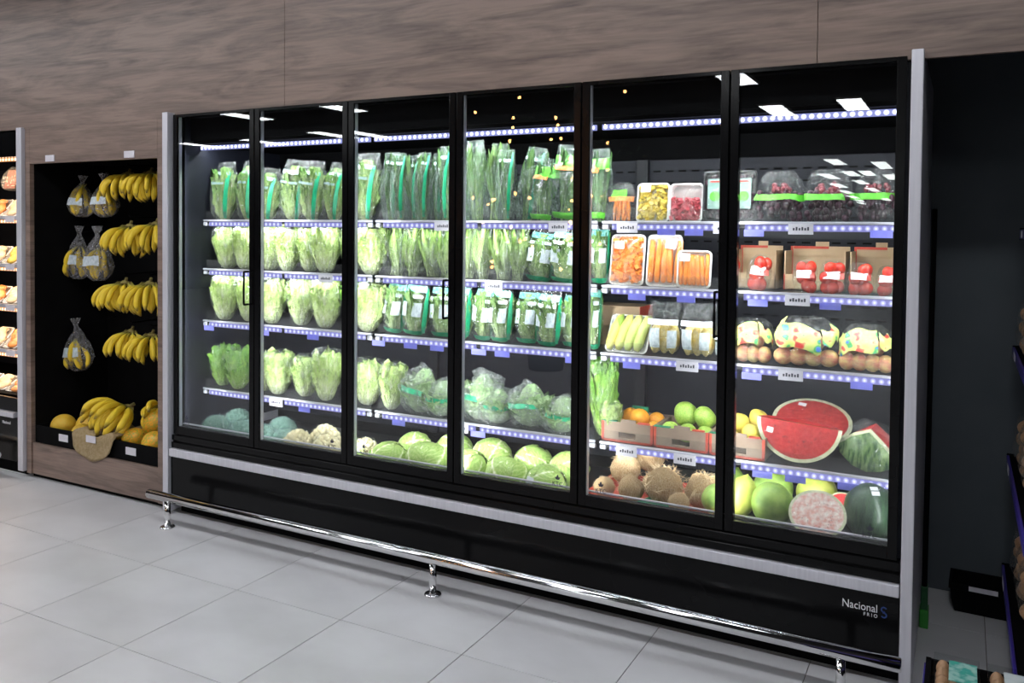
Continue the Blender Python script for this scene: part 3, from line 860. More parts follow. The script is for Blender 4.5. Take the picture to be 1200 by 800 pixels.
def greens_mesh(seed, n=26, spread=.42, leafw=.10, start=.35, bend=.12):
    """a bundle of stalks that open into blades"""
    rd = random.Random(seed)
    m = MB()
    for k in range(n):
        a = rd.uniform(0, 2 * PI)
        rb, rt = spread * .45 * math.sqrt(rd.random()), spread * math.sqrt(rd.random())
        h = rd.uniform(.72, 1.0)
        x0, y0 = rb * math.cos(a), rb * math.sin(a)
        x1, y1 = rt * math.cos(a + rd.uniform(-.5, .5)), rt * math.sin(a)
        tw = rd.uniform(0, PI)
        lw = leafw * rd.uniform(.7, 1.3)
        ph = rd.uniform(0, 9)
        def blade(u, v):
            s = 2 * u - 1
            w = .022 + (0 if v < start else lw * math.sin(PI * min(1, (v - start) / (1 - start) * .93 + .05)))
            x = x0 + (x1 - x0) * v + bend * .3 * math.sin(v * 5 + ph)
            y = y0 + (y1 - y0) * v + bend * .3 * math.cos(v * 4 + ph)
            ruf = .02 * math.sin(v * 25 + s * 3 + ph) * (v > start)
            tint = .05 + .9 * max(0, (v - start * .5)) + .15 * abs(s) - (.25 if abs(s) < .2 else 0)
            return (x + s * w * math.cos(tw) - ruf * math.sin(tw), y + s * w * math.sin(tw) + ruf * math.cos(tw), v * h + ruf, tint)
        m.grid(blade, 4, 8)
    return m.mesh('greens', True)

P_LET = [(0, .17), (.08, .27), (.3, .38), (.6, .47), (.85, .46), (.95, .38), (1, .22)]
P_ESC = [(0, .16), (.1, .30), (.3, .40), (.6, .42), (.85, .40), (1, .30)]
P_ROUND = [(0, .2), (.15, .40), (.4, .48), (.65, .46), (.85, .34), (1, .12)]
NV = 4
VAR = {}
for s in range(NV):
    VAR['lettuce', s] = (head_mesh(P_LET, 20, 11 + s, ruffle=.055, height=(.6, 1.0), wide=.72, nu=10, nv=14), bag_mesh('head', 21 + s))
    VAR['escarole', s] = (head_mesh(P_ESC, 16, 31 + s, ruffle=.09, height=(.5, .86), wide=.6), bag_mesh('upright', 41 + s))
    VAR['herb', s] = (greens_mesh(51 + s, 26, .40, .11, .38), bag_mesh('upright', 61 + s))
    VAR['kale', s] = (greens_mesh(71 + s, 24, .42, .16, .42), bag_mesh('upright', 81 + s))
    VAR['banded', s] = (greens_mesh(171 + s, 26, .42, .12, .3), bag_mesh('upright', 161 + s))
    VAR['celery', s] = (greens_mesh(91 + s, 34, .46, .10, .22, .2), bag_mesh('upright', 101 + s))
    VAR['sprout', s] = (head_mesh(P_ESC, 18, 111 + s, ruffle=.12, height=(.45, .85), wide=.5), bag_mesh('upright', 121 + s))
    VAR['leafgreen', s] = (head_mesh(P_LET, 15, 131 + s, ruffle=.11, wide=.7), bag_mesh('head', 141 + s))
    VAR['loose', s] = (head_mesh(P_ROUND, 14, 151 + s, ruffle=.09, height=(.4, .72), wide=.8), bag_mesh('loose', 181 + s))
for (k, s), (hm, bm_) in VAR.items():
    hm.materials.append(M[k if k != 'banded' else 'herb'])
    bm_.materials.append(M[{'lettuce': 'filmlettuce', 'leafgreen': 'filmlettuce', 'celery': 'filmlettuce', 'loose': 'filmmilky', 'sprout': 'film', 'escarole': 'film'}.get(k, 'filmgreen')])
# front of a bag is u = .75
PRINTS = {}
for s in range(NV):
    PRINTS['escarole', s] = [('top_print', patch_mesh('upright', 41 + s, .60, .90, .76, .82), 'prpale'), ('side_stripe', patch_mesh('upright', 41 + s, .86, .92, .03, .8), 'prgreen'),  # escarole top_print: highlights on the clear bag top painted in pale teal
                             ('label', patch_mesh('upright', 41 + s, .64, .84, .60, .64), 'prpale')]
    PRINTS['herb', s] = [('side_stripe', patch_mesh('upright', 61 + s, .86, .92, .05, .95), 'prgreen'), ('top_print', patch_mesh('upright', 61 + s, .62, .86, .82, .86), 'prpale')]
    PRINTS['banded', s] = [('top_print', patch_mesh('upright', 161 + s, .52, .98, .70, .86), 'prlime'), ('bottom_print', patch_mesh('upright', 161 + s, .55, .95, .04, .12), 'prlime'),
                           ('label', patch_mesh('upright', 161 + s, .60, .80, .66, .72, .016), 'prorange')]
    PRINTS['sprout', s] = [('top_print', patch_mesh('upright', 121 + s, .58, .92, .82, .93), 'prteal'), ('label', patch_mesh('upright', 121 + s, .60, .72, .36, .62), 'prwhite'),
                           ('label', patch_mesh('upright', 121 + s, .77, .89, .36, .62), 'prwhite'), ('label', patch_mesh('upright', 121 + s, .60, .88, .70, .76), 'prwhite'),
                           ('side_stripe', patch_mesh('upright', 121 + s, .92, .99, .05, .9), 'prgreen'), ('bottom_print', patch_mesh('upright', 121 + s, .55, .95, .02, .10), 'prgreen')]
    PRINTS['loose', s] = [('band_print', patch_mesh('loose', 181 + s, .70, .98, .42, .52), 'prgreen')]
INFO = {
    'escarole': ('bagged_escarole', 'bagged escarole with a green side stripe', 'bagged greens'),
    'herb': ('bagged_herbs', 'slim bag of dark herbs', 'bagged greens'),
    'kale': ('bagged_kale', 'bag of dark kale, pale stems', 'bagged greens'),
    'banded': ('bagged_watercress', 'lime-banded bag of dark greens', 'bagged greens'),
    'lettuce': ('bagged_lettuce', 'bagged pale lettuce head', 'lettuce'),
    'celery': ('bagged_chicory', 'clear bag of stalky chicory', 'bagged greens'),
    'sprout': ('bagged_salad', 'printed salad bag with white labels', 'salad bag'),
    'leafgreen': ('bagged_leaf_lettuce', 'bagged bright leaf lettuce', 'lettuce'),
    'loose': ('bagged_cabbage_leaves', 'crumpled milky bag of pale leaves', 'bagged greens'),
}
SHELFNAME = {1: 'top', 2: 'second', 3: 'third', 4: 'fourth'}
LEAFY = [
    ('escarole', 1, 0.102, 0.224, 0.344, 0.0), ('escarole', 1, 0.268, 0.15, 0.35, 0), ('escarole', 1, 0.434, 0.197, 0.3, 0.1), 
    ('escarole', 1, 0.603, 0.216, 0.344, 0.15), ('escarole', 1, 0.769, 0.204, 0.33, 0.12), ('escarole', 1, 0.9, 0.156, 0.321, 0.15), 
    ('escarole', 1, 1.136, 0.234, 0.36, 0.05), ('herb', 1, 1.292, 0.11, 0.364, -0.02), ('herb', 1, 1.371, 0.093, 0.352, 0), 
    ('herb', 1, 1.445, 0.097, 0.341, -0.03), ('herb', 1, 1.514, 0.095, 0.351, 0), ('herb', 1, 1.584, 0.088, 0.345, 0.03), 
    ('herb', 1, 1.654, 0.092, 0.377, 0), ('kale', 1, 1.75, 0.1, 0.39, 0), ('kale', 1, 1.829, 0.128, 0.4, -0.05), 
    ('kale', 1, 1.917, 0.116, 0.384, 0.08), ('herb', 1, 1.994, 0.095, 0.347, 0.03), ('herb', 1, 2.09, 0.125, 0.36, 0.22), 
    ('banded', 1, 2.195, 0.14, 0.3, 0.15), ('banded', 1, 2.314, 0.189, 0.36, 0.1), ('banded', 1, 2.482, 0.109, 0.334, 0.0), 
    ('lettuce', 2, 0.102, 0.224, 0.27, 0), ('lettuce', 2, 0.262, 0.163, 0.266, 0.05), ('lettuce', 2, 0.431, 0.231, 0.267, 0.1), 
    ('lettuce', 2, 0.591, 0.192, 0.258, 0.05), ('lettuce', 2, 0.733, 0.18, 0.268, 0), ('lettuce', 2, 0.871, 0.217, 0.269, 0), 
    ('lettuce', 2, 1.026, 0.14, 0.26, 0.05), ('lettuce', 2, 1.178, 0.244, 0.27, 0.05), ('celery', 2, 1.327, 0.165, 0.253, 0.08), 
    ('celery', 2, 1.444, 0.145, 0.263, 0.05), ('celery', 2, 1.552, 0.137, 0.255, 0), ('celery', 2, 1.651, 0.123, 0.247, 0), 
    ('celery', 2, 1.763, 0.12, 0.265, 0), ('celery', 2, 1.866, 0.127, 0.265, 0), ('celery', 2, 1.963, 0.124, 0.258, 0.05), 
    ('celery', 2, 2.062, 0.131, 0.258, 0), ('sprout', 2, 2.164, 0.164, 0.251, 0.15), ('sprout', 2, 2.314, 0.18, 0.252, 0.15), 
    ('sprout', 2, 2.479, 0.098, 0.269, 0), 
    ('lettuce', 3, 0.102, 0.225, 0.289, 0), ('lettuce', 3, 0.269, 0.164, 0.289, 0.0), ('lettuce', 3, 0.475, 0.223, 0.276, 0), 
    ('lettuce', 3, 0.671, 0.221, 0.282, 0.05), ('lettuce', 3, 0.869, 0.224, 0.289, 0.05), ('leafgreen', 3, 1.04, 0.141, 0.276, 0), 
    ('lettuce', 3, 1.148, 0.252, 0.289, 0.3), ('sprout', 3, 1.323, 0.176, 0.277, 0.08), ('sprout', 3, 1.472, 0.177, 0.274, 0.05), 
    ('sprout', 3, 1.623, 0.165, 0.271, 0), ('sprout', 3, 1.756, 0.121, 0.276, 0), ('sprout', 3, 1.865, 0.137, 0.272, 0.08), 
    ('sprout', 3, 1.981, 0.133, 0.268, 0), ('sprout', 3, 2.112, 0.148, 0.265, 0), ('sprout', 3, 2.236, 0.135, 0.262, 0.05), 
    ('sprout', 3, 2.347, 0.122, 0.258, 0), ('sprout', 3, 2.464, 0.076, 0.295, 0), 
    ('leafgreen', 4, 0.057, 0.178, 0.252, 0), ('leafgreen', 4, 0.218, 0.186, 0.249, 0), ('lettuce', 4, 0.387, 0.167, 0.236, 0), 
    ('lettuce', 4, 0.525, 0.215, 0.257, 0), ('lettuce', 4, 0.702, 0.201, 0.241, 0), ('lettuce', 4, 0.877, 0.212, 0.292, 0), 
    ('lettuce', 4, 1.139, 0.241, 0.256, 0.05), ('lettuce', 4, 1.318, 0.16, 0.252, 0.05), ('loose', 4, 1.471, 0.31, 0.252, 0.2), 
    ('loose', 4, 1.621, 0.197, 0.198, 0.1), ('loose', 4, 1.837, 0.277, 0.252, 0.1), ('loose', 4, 1.955, 0.173, 0.186, 0), 
    ('loose', 4, 2.131, 0.291, 0.223, -0.1), ('loose', 4, 2.289, 0.196, 0.185, 0.2), ('leafgreen', 4, 2.503, 0.144, 0.376, 0), 
    ('lettuce', 4, 2.554, 0.109, 0.172, 0), 
]
cnt, tot = {}, {}
def door_of(x, y=.32):
    """the door through which a thing at depth y shows"""
    t = (0 - CAM_POS.y) / (y - CAM_POS.y)
    return max(0, min(5, int((CAM_POS.x + (x - CAM_POS.x) * t) / DW)))
for (k, r, x, w, h, lean) in LEAFY:
    key = (k, r, door_of(x)); tot[key] = tot.get(key, 0) + 1
rd = random.Random(4)
for n, (k, r, x, w, h, lean) in enumerate(LEAFY):
    d = door_of(x)
    key = (k, r, d)
    cnt[key] = cnt.get(key, 0) + 1
    s = n % NV
    name, desc, cat = INFO[k]
    w = min(w, .25)
    dep = {'herb': .15, 'kale': .16, 'banded': .16, 'escarole': .15, 'sprout': .13, 'celery': .15, 'loose': .22}.get(k, min(w, .17))
    ww = w * (.80 if x < 1.2 else .86 if x < 1.9 else .92)
    t = empty(name, (x, .30 + (.02 if n % 2 else -.01) + (.02 if k == 'loose' else 0), SHELF_Z[r]), (rd.uniform(-.06, .02) if k != 'loose' else 0, lean * .8, rd.uniform(-.18, .12)), (ww, dep, h))
    hm, bm_ = VAR[k, s]
    put('head' if k not in ('herb', 'kale', 'banded', 'celery') else 'greens', hm, k, t)
    put('bag', bm_, 'film', t)
    for pn, pm, mt in PRINTS.get((k, s), []):
        put(pn, pm, mt, t)
    place = '%s shelf, %s glass door' % (SHELFNAME[r], ORD[d])
    if tot[key] > 1:
        place += ', %s from its left' % ORD[cnt[key] - 1]
    tag(t, desc + ', ' + place, cat, 'bagged greens on the %s shelf' % SHELFNAME[r])
# ------------------------------------------------------------------ round things on the deck
def cabbage_mesh(seed):
    rd = random.Random(seed)
    m = MB().sphere((0, 0, 0), .93, 14, 10, tint=.6)
    for k in range(7):
        q = Vector((rd.uniform(-1, 1), rd.uniform(-1, .6), rd.uniform(-.5, 1))).normalized()
        if k == 0: q = Vector((.1, -.75, .65)).normalized()
        e1 = q.orthogonal().normalized(); e2 = q.cross(e1)
        ro = rd.uniform(0, 6.28)
        e1, e2 = e1 * math.cos(ro) + e2 * math.sin(ro), -e1 * math.sin(ro) + e2 * math.cos(ro)
        ph = rd.uniform(0, 9)
        def leaf(u, v):
            s, t = 2 * u - 1, 2 * v - 1
            ang = 1.05
            d = (q + e1 * math.tan(ang * .8) * s * (1 - .25 * t * t) * .8 + e2 * t * 1.25).normalized()
            edge = max(abs(s), abs(t)) ** 4
            rib = max(0, 1 - abs(s) * 7)
            side = max(0, 1 - 2.4 * abs(((t - abs(s) * .9 + .05 * math.sin(9 * s + ph)) * 3.4) % 1 - .5) * 2) * (abs(s) < .95)
            side = max(side, .8 * max(0, 1 - 5 * abs(((abs(s) * 1.6 + t * .5 + .08 * math.sin(7 * t + ph)) * 2.2) % 1 - .5) * 2))
            r = .955 + .008 * k + .03 * edge * math.sin(s * 7 + t * 5 + ph) + .015 * rib + .006 * side
            return (d.x * r, d.y * r, d.z * r, .80 - .6 * rib - .55 * side)
        m.grid(leaf, 28, 28)
    return m.mesh('leaves', True)
def curd_mesh(seed, bumps=60, amp=.2, dome=True):
    rd = random.Random(seed)
    m = MB().sphere((0, 0, 0), .78, 12, 8)
    for k in range(bumps):
        z = 1 - 1.35 * (k + .5) / bumps
        a = k * 2.39996
        s = math.sqrt(max(0, 1 - z * z))
        m.sphere((s * math.cos(a) * .8, s * math.sin(a) * .8, z * .8), rd.uniform(.15, .24), 7, 5)
    return m.mesh('curd', True)
def ring_leaves_mesh(seed):
    rd = random.Random(seed)
    m = MB()
    for k in range(7):
        a0 = k * .9 + rd.uniform(-.2, .2)
        def leaf(u, v):
            a = a0 + (u - .5) * .9 * (1 - .5 * v)
            r = .55 + .5 * math.sin(v * 1.9)
            return (r * math.cos(a), r * math.sin(a), -.95 + v * rd_h + .05 * math.sin(u * 8), .2 + .6 * v)
        rd_h = rd.uniform(.9, 1.25)
        m.grid(leaf, 5, 6)
    return m.mesh('outer_leaves', True)
def wrap_mesh(seed, amp=.06):
    return MB().sphere((0, 0, 0), 1.06, 20, 14, amp=amp, seed=seed).mesh('film', False)

CAB = [cabbage_mesh(s) for s in range(4)]
CURD = [curd_mesh(s) for s in range(3)]
RLF = [ring_leaves_mesh(s) for s in range(2)]
BRO = [curd_mesh(10 + s, 90) for s in range(3)]
WRAP = [wrap_mesh(s) for s in range(3)]
WRAPB = [wrap_mesh(s + 5) for s in range(3)]
STK = MB().box(-.03, .03, -.0006, 0, -.022, .022).mesh('sticker')

rd = random.Random(8)
DZ = DECK_Z[0]
for i, (x, y, r, lab) in enumerate(((.16, .17, .082, 'at the far left of the deck, front row'), (.16, .34, .085, 'at the far left of the deck, back row'), (.36, .17, .078, 'second from the left of the deck, front row'),
        (.53, .16, .078, 'just right of the first door frame, front row'), (.52, .33, .082, 'behind the second glass door, back row'), (.69, .17, .074, 'next to the cauliflower, front row'))):
    t = empty('wrapped_broccoli', (x, y, DZ + r * .92), (0, .3 * rd.uniform(-1, 1), rd.uniform(0, 6)), (r, r, r * .95))
    put('floret', BRO[i % 3], 'broc', t)
    put('film', WRAPB[i % 3], 'filmblue', t)
    tag(t, 'broccoli head in bluish film ' + lab, 'broccoli', 'wrapped broccoli on the deck')
for i, (x, y, r, lab) in enumerate(((.80, .15, .080, 'cauliflower head at the front beside the broccoli'), (.90, .26, .088, 'cauliflower head topmost in the middle of its heap'),
        (1.00, .15, .078, 'cauliflower head behind the second door frame'), (1.235, .17, .082, 'leafy wrapped cauliflower just right of the second door frame'))):
    t = empty('cauliflower', (x, y, DZ + r * .93), (-.5, rd.uniform(-.2, .2), rd.uniform(-.5, .5)), (r, r, r))
    put('curd', CURD[i % 3], 'cauli', t)
    if i == 3: put('outer_leaves', RLF[i % 2], 'cabbage', t)
    put('film', WRAP[i % 3], 'filmthin', t)
    tag(t, lab, 'cauliflower', 'cauliflowers on the deck')
for i, (x, y, r, w, lab) in enumerate(((1.40, .16, .088, 1.2, 'leftmost cabbage of the front row, pale green and broad'), (1.43, .345, .096, 1.05, 'leftmost cabbage of the back row, beside the cauliflower'),
        (1.63, .17, .104, 1.15, 'ribbed cabbage second from left in the front row'), (1.66, .37, .105, 1.0, 'second cabbage from left in the back row'),
        (1.865, .17, .098, 1.0, 'green cabbage in front row right of the third door frame'), (1.885, .37, .106, 1.05, 'third cabbage from left in the back row'),
        (2.08, .165, .096, 1.1, 'front cabbage in the middle of the fourth door'), (2.12, .36, .104, 1.0, 'back cabbage in the middle of the fourth door'),
        (2.295, .15, .092, 1.05, 'film-wrapped cabbage with a white sticker, front row'), (2.32, .345, .104, 1.05, 'rightmost cabbage of the back row by the fourth door frame'))):
    t = empty('cabbage', (x, y, DZ + r * .90), (rd.uniform(-.2, .2), rd.uniform(-.2, .2), rd.uniform(-.6, .6)), (r * w * (.95 if y > .3 else 1), r, r * .92))
    put('leaves', CAB[i % 4], 'cabbage', t)
    if i == 8:
        put('film', WRAP[1], 'filmmilky', t)
        put('sticker', STK, 'sticker', t, (-.05, -1.07, .25), (-.2, 0, .1), (7, 7, 10))
    tag(t, lab, 'cabbage', 'cabbages on the deck')

# coconuts in a low printed tray
DZ = DECK_Z[2]
def coco_mesh(seed):
    def fn(u, v):
        a, b = 2 * PI * u, PI * (v - .5)
        d = Vector((math.cos(b) * math.cos(a), math.cos(b) * math.sin(a), math.sin(b)))
        k = 1 + .07 * noise.noise(d * 2 + Vector((seed, 0, 0))) + .05 * abs(math.cos(1.5 * a)) * (1 - abs(d.z)) + .16 * max(0, d.z) ** 6 + .03 * noise.noise(d * 9 + Vector((seed, 3, 0)))
        return (d.x * k, d.y * k, d.z * k)
    return MB().grid(fn, 20, 14, wrap=True).mesh('husk', True)
def fibre_mesh(seed, n=70, l=.45):
    rd = random.Random(seed)
    m = MB()
    for k in range(n):
        d = Vector((rd.gauss(0, 1), rd.gauss(0, 1), rd.gauss(.7, .8))).normalized()
        g = (d.cross(Vector((rd.uniform(-1, 1), rd.uniform(-1, 1), rd.uniform(-1, 1)))).normalized() + d * .45).normalized()
        ll = l * rd.uniform(.3, 1.0)
        m.tube([d * 1.0, d * 1.05 + g * ll * .5, d * 1.08 + g * ll + Vector((0, 0, rd.uniform(-.15, .1)))], [.018, .014, .005], 3, False)
    return m.mesh('fibre')
COC = [coco_mesh(s) for s in range(3)]
FIB = [fibre_mesh(s, 110, (.35, .7, .5)[s]) for s in range(3)]
tr = empty('cardboard_tray', (2.80, .26, DZ))
m = MB().box(-.30, .29, -.19, .22, 0, .006)
m.box(-.30, .29, -.196, -.19, 0, .026).box(-.30, .29, .22, .226, 0, .026).box(-.306, -.30, -.196, .226, 0, .026).box(.29, .296, -.196, .226, 0, .026)
m.build('tray', 'cardred', tr)
MB().box(-.05, .10, -.1985, -.196, .004, .026).box(-.26, -.18, -.1985, -.196, .004, .026).build('print', 'cardgreen', tr)
MB().add([(-.10, -.18, .012), (.10, -.16, .012), (.03, -.02, .05)], [(0, 1, 2)]).add([(-.10, -.18, .010), (.03, -.02, .048), (.10, -.16, .010)], [(0, 1, 2)]).build('flap', 'cardgreen', tr)
tag(tr, 'low red and green cardboard tray under the brown coconuts', 'tray')
cz = DZ + .007
for i, (x, y, r, z, lab) in enumerate(((2.575, .16, .045, 0, 'small brown coconut at the left end of the coconut heap'), (2.625, .29, .066, .035, 'round coconut behind the small leftmost one'),
        (2.70, .40, .066, .075, 'uppermost coconut at the back of the heap'), (2.70, .16, .055, 0, 'coconut lying low in front of the heap, left of the hairy one'),
        (2.76, .285, .05, 0, 'small coconut half hidden behind the hairy middle coconut'), (2.835, .20, .077, 0, 'hairy coconut in the middle of the heap with long fibres'),
        (2.93, .11, .043, 0, 'small low coconut between the two hairy ones'), (3.0, .22, .072, 0, 'hairy coconut at the right end of the heap beside the melons'))):
    t = empty('coconut', (x, y, cz + z + r * .98), (rd.uniform(-.6, .2), rd.uniform(-.5, .5), rd.uniform(0, 6)), (r, r, r))
    put('husk', COC[i % 3], 'coco', t)
    put('fibre', FIB[1 if i in (5, 7) else i % 3 if i % 3 != 1 else 0], 'cocofibre', t)
    tag(t, lab, 'coconut', 'brown coconuts on the deck')

def melon_mesh(seed, pts, n=22, amp=.02, lobes=0, la=0.0):
    def fn(u, v):
        a, b = 2 * PI * u, PI * (v - .5)
        d = Vector((math.cos(b) * math.cos(a), math.cos(b) * math.sin(a), math.sin(b)))
        k = lerp_tab(pts, v) * (1 + amp * noise.noise(d * 1.6 + Vector((seed, 2, 5))) + la * math.cos(lobes * a) * math.cos(b))
        return (d.x * k, d.y * k, d.z * lerp_tab(pts, v) * (1 + amp * .5), v)
    return MB().grid(fn, n, 16, wrap=True).mesh('skin', True)
GC = [melon_mesh(s, [(0, .92), (.3, .98), (.6, 1.0), (.85, 1.03), (.95, 1.08), (1, 1.14)], lobes=3, la=.03) for s in range(3)]
CAP = MB().grid(lambda u, v: (.22 * (1 - v) * math.cos(2 * PI * u) * (1 + .12 * math.cos(10 * PI * u)), .22 * (1 - v) * math.sin(2 * PI * u), 1.02 + .16 * v), 16, 3, wrap=True).mesh('cap', True)
for i, (x, y, r, h, mt, lab, ry) in enumerate(((3.06, .43, .072, .070, 'greencoco', 'green coconut half hidden behind the fifth door frame, back row', .5), (3.075, .17, .070, .066, 'greencoco', 'dull green coconut between hairy coconut and door frame', .9),
        (3.165, .20, .062, .088, 'yellowmelon', 'yellow-green coconut just right of the fifth door frame', .2), (3.25, .42, .084, .084, 'greencoco', 'green coconut behind the light green front one', .6),
        (3.29, .19, .088, .084, 'greencoco', 'light green coconut with a pointed end in the front row', 1.5), (3.43, .43, .084, .084, 'greencoco', 'green coconut behind the cut watermelon half', .4))):
    t = empty('green_coconut', (x, y, DZ + max(r, h) * .98), (-.2, ry, rd.uniform(-.4, .4)), (r, r, h))
    put('skin', GC[i % 3], mt, t)
    put('cap', CAP, 'yellowmelon', t)
    tag(t, lab, 'coconut', 'green coconuts on the deck')

# watermelons
def half_melon(name, loc, rot, sc, label, flesh='wmflesh', skin='wmstripe', film=True, sticker=None):
    """a melon cut through the middle; the cut face looks along -y"""
    t = empty(name, loc, rot, sc)
    MB().grid(lambda u, v: (math.cos(2 * PI * u) * math.cos(v * PI / 2), math.sin(v * PI / 2), math.sin(2 * PI * u) * math.cos(v * PI / 2)), 28, 8, wrap=True).build('skin', skin, t, True)
    MB().grid(lambda u, v: (math.cos(2 * PI * u) * (1 - .10 * v), -.004 * v, math.sin(2 * PI * u) * (1 - .10 * v)), 28, 2, wrap=True).build('rind', 'wmrind', t, True)
    m = MB().grid(lambda u, v: (math.cos(2 * PI * u) * .90 * (1 - v), -.006 - .03 * (1 - (1 - v) ** 2), math.sin(2 * PI * u) * .90 * (1 - v)), 28, 6, wrap=True)
    fl = m.build('flesh', flesh, t, True)
    sd = MB()
    rr = random.Random(len(label))
    for k in range(16):
        a, q = rr.uniform(0, 6.28), rr.uniform(.45, .62)
        sd.sphere((q * math.cos(a), -.036, q * math.sin(a)), .014, 5, 4, (1, .5, 1.6))
    sd.build('seeds', 'ink', fl, True)
    if film:
        MB().grid(lambda u, v: (math.cos(2 * PI * u) * 1.01 * (1 - v), -.06 - .02 * math.sin(9 * u * PI) * v, math.sin(2 * PI * u) * 1.01 * (1 - v)), 28, 6, wrap=True).build('film', 'filmthin', t)
    if sticker:
        put('sticker', STK, 'sticker', t, (sticker[0], -.075, sticker[1]), (0, .15, 0), (3.4, 1, 3.2))
    return tag(t, label, 'watermelon', 'watermelons')
def d_melon(name, loc, rot, sc, label, sticker=None):
    """front half of a melon slice lying on its round side: a D-shaped cut face plus a top cut"""
    t = empty(name, loc, rot, sc)
    def prof(u):   # half-ellipse from left top round the bottom to right top
        a = PI + PI * u
        return math.cos(a), math.sin(a)
    MB().grid(lambda u, v: (prof(u)[0] * math.cos(v * PI / 2), math.sin(v * PI / 2) * .9, prof(u)[1] * math.cos(v * PI / 2)), 24, 8).build('skin', 'wmstripe', t, True)
    def face(u, v, k0, k1, y):
        k = k0 + (k1 - k0) * v
        p = prof(u)
        return (p[0] * k, y, p[1] * k)
    MB().grid(lambda u, v: face(u, v, 1, .91, -.002), 24, 1).build('rind', 'wmrind', t)
    fl = MB().grid(lambda u, v: face(u, v, .91, .0, -.006 - .02 * v), 24, 5).build('flesh', 'wmflesh', t, True)
    MB().grid(lambda u, v: (-1 + 2 * u, math.sqrt(max(0, 1 - (2 * u - 1) ** 2)) * .9 * v, .012), 24, 4).build('top_cut', 'wmflesh', t)
    sd = MB()
    rr = random.Random(3)
    for k in range(14):
        a, q = rr.uniform(3.4, 6.0), rr.uniform(.45, .6)
        sd.sphere((q * math.cos(a), -.03, q * math.sin(a)), .014, 5, 4, (1, .5, 1.6))
    sd.build('seeds', 'ink', fl, True)
    MB().grid(lambda u, v: face(u, v, 1.01, 0, -.05 - .015 * math.sin(9 * u)), 24, 5).build('film', 'filmthin', t)
    if sticker:
        put('sticker', STK, 'sticker', t, (sticker[0], -.07, sticker[1]), (0, .12, 0), (2.6, 1, 3.2))
    return tag(t, label, 'watermelon', 'watermelons')
SZ4 = SHELF_Z[4]
d_melon('watermelon_half', (3.375, .30, SZ4 + .162), (-.10, .08, .05), (.168, .13, .160), 'film-wrapped watermelon half showing its red cut face with white sticker', (-.66, -.28))
half_melon('watermelon_half', (3.395, .50, SZ4 + .135), (-.98, .05, .05), (.165, .11, .135), 'red watermelon half leaning behind the front half on the fourth shelf', sticker=(-.30, .62))
# wedge
wt = empty('watermelon_wedge', (3.645, .36, SZ4), (0, 0, -.35))
def wedge_skin(u, v):
    a = PI * (1.0 + u)
    return (.105 * math.cos(a), .05 + .075 * math.sin(PI * v) * 1.0 - .09, .14 + .0 - .14 * abs(math.sin(a)) ** .8 * (.35 + .65 * math.sin(PI * v)))
m = MB()
ap = (.02, .0, .185)
ring = [(-.115, -.045, .085), (-.05, -.062, .13), (.02, -.06, .158), (.07, -.05, .11), (.115, -.03, .05)]
low = [(-.095, -.075, .06), (-.04, -.085, .02), (.02, -.085, .004), (.07, -.07, .012), (.11, -.04, .03)]
back = [(-.09, .06, .055), (-.04, .07, .012), (.02, .07, .002), (.07, .06, .01), (.11, .05, .03)]
n = 5
m.add(ring + low + back, [(i, n + i, n + i + 1, i + 1) for i in range(4)] + [(n + i, 2 * n + i, 2 * n + i + 1, n + i + 1) for i in range(4)])
m.build('skin', 'wmstripe', wt, True)
top = [(x, y + .012, z + .012) for x, y, z in ring]
MB().add(ring + top, [(i, i + 1, n + i + 1, n + i) for i in range(4)]).build('rind', 'wmrind', wt)
tb = [(-.09, .05, .075), (-.03, .055, .125), ap, (.08, .05, .11), (.11, .045, .055)]
fm = MB().add(top + tb, [(i, i + 1, n + i + 1, n + i) for i in range(4)])
fm.add(tb + back, [(i, i + 1, n + i + 1, n + i) for i in range(4)])
fm.build('flesh', 'wmflesh', wt)
MB().sphere((.005, 0, .09), 1, 16, 10, (.128, .10, .105), amp=.15, seed=2).build('film', 'filmthin', wt)
tag(wt, 'watermelon wedge in film at the right end of the fourth shelf', 'watermelon', 'watermelons')
half_melon('watermelon_half', (3.475, .14, DZ + .088), (-.45, 0, .05), (.108, .085, .092), 'pale pink watermelon half facing forward on the deck', 'wmpale', 'wmstripe')
half_melon('watermelon_slice', (3.555, .30, DZ + .095), (-.9, .3, -.2), (.06, .05, .05), 'small red watermelon piece behind the pale pink half', film=False)
t = empty('watermelon', (3.66, .21, DZ + .108), (0, 0, .3), (.098, .098, .112))
put('skin', melon_mesh(9, [(0, 1), (.5, 1), (1, 1)], amp=.01), 'wmskin', t)
put('film', WRAP[2], 'filmthin', t)
put('sticker', STK, 'prred', t, (.05, -.62, .80), (-.9, 0, .1), (5, 5, 4))
put('sticker', STK, 'sticker', t, (.02, -.45, .92), (-1.1, 0, .1), (5, 5, 4))
tag(t, 'whole dark green watermelon in the right corner of the deck', 'watermelon', 'watermelons')

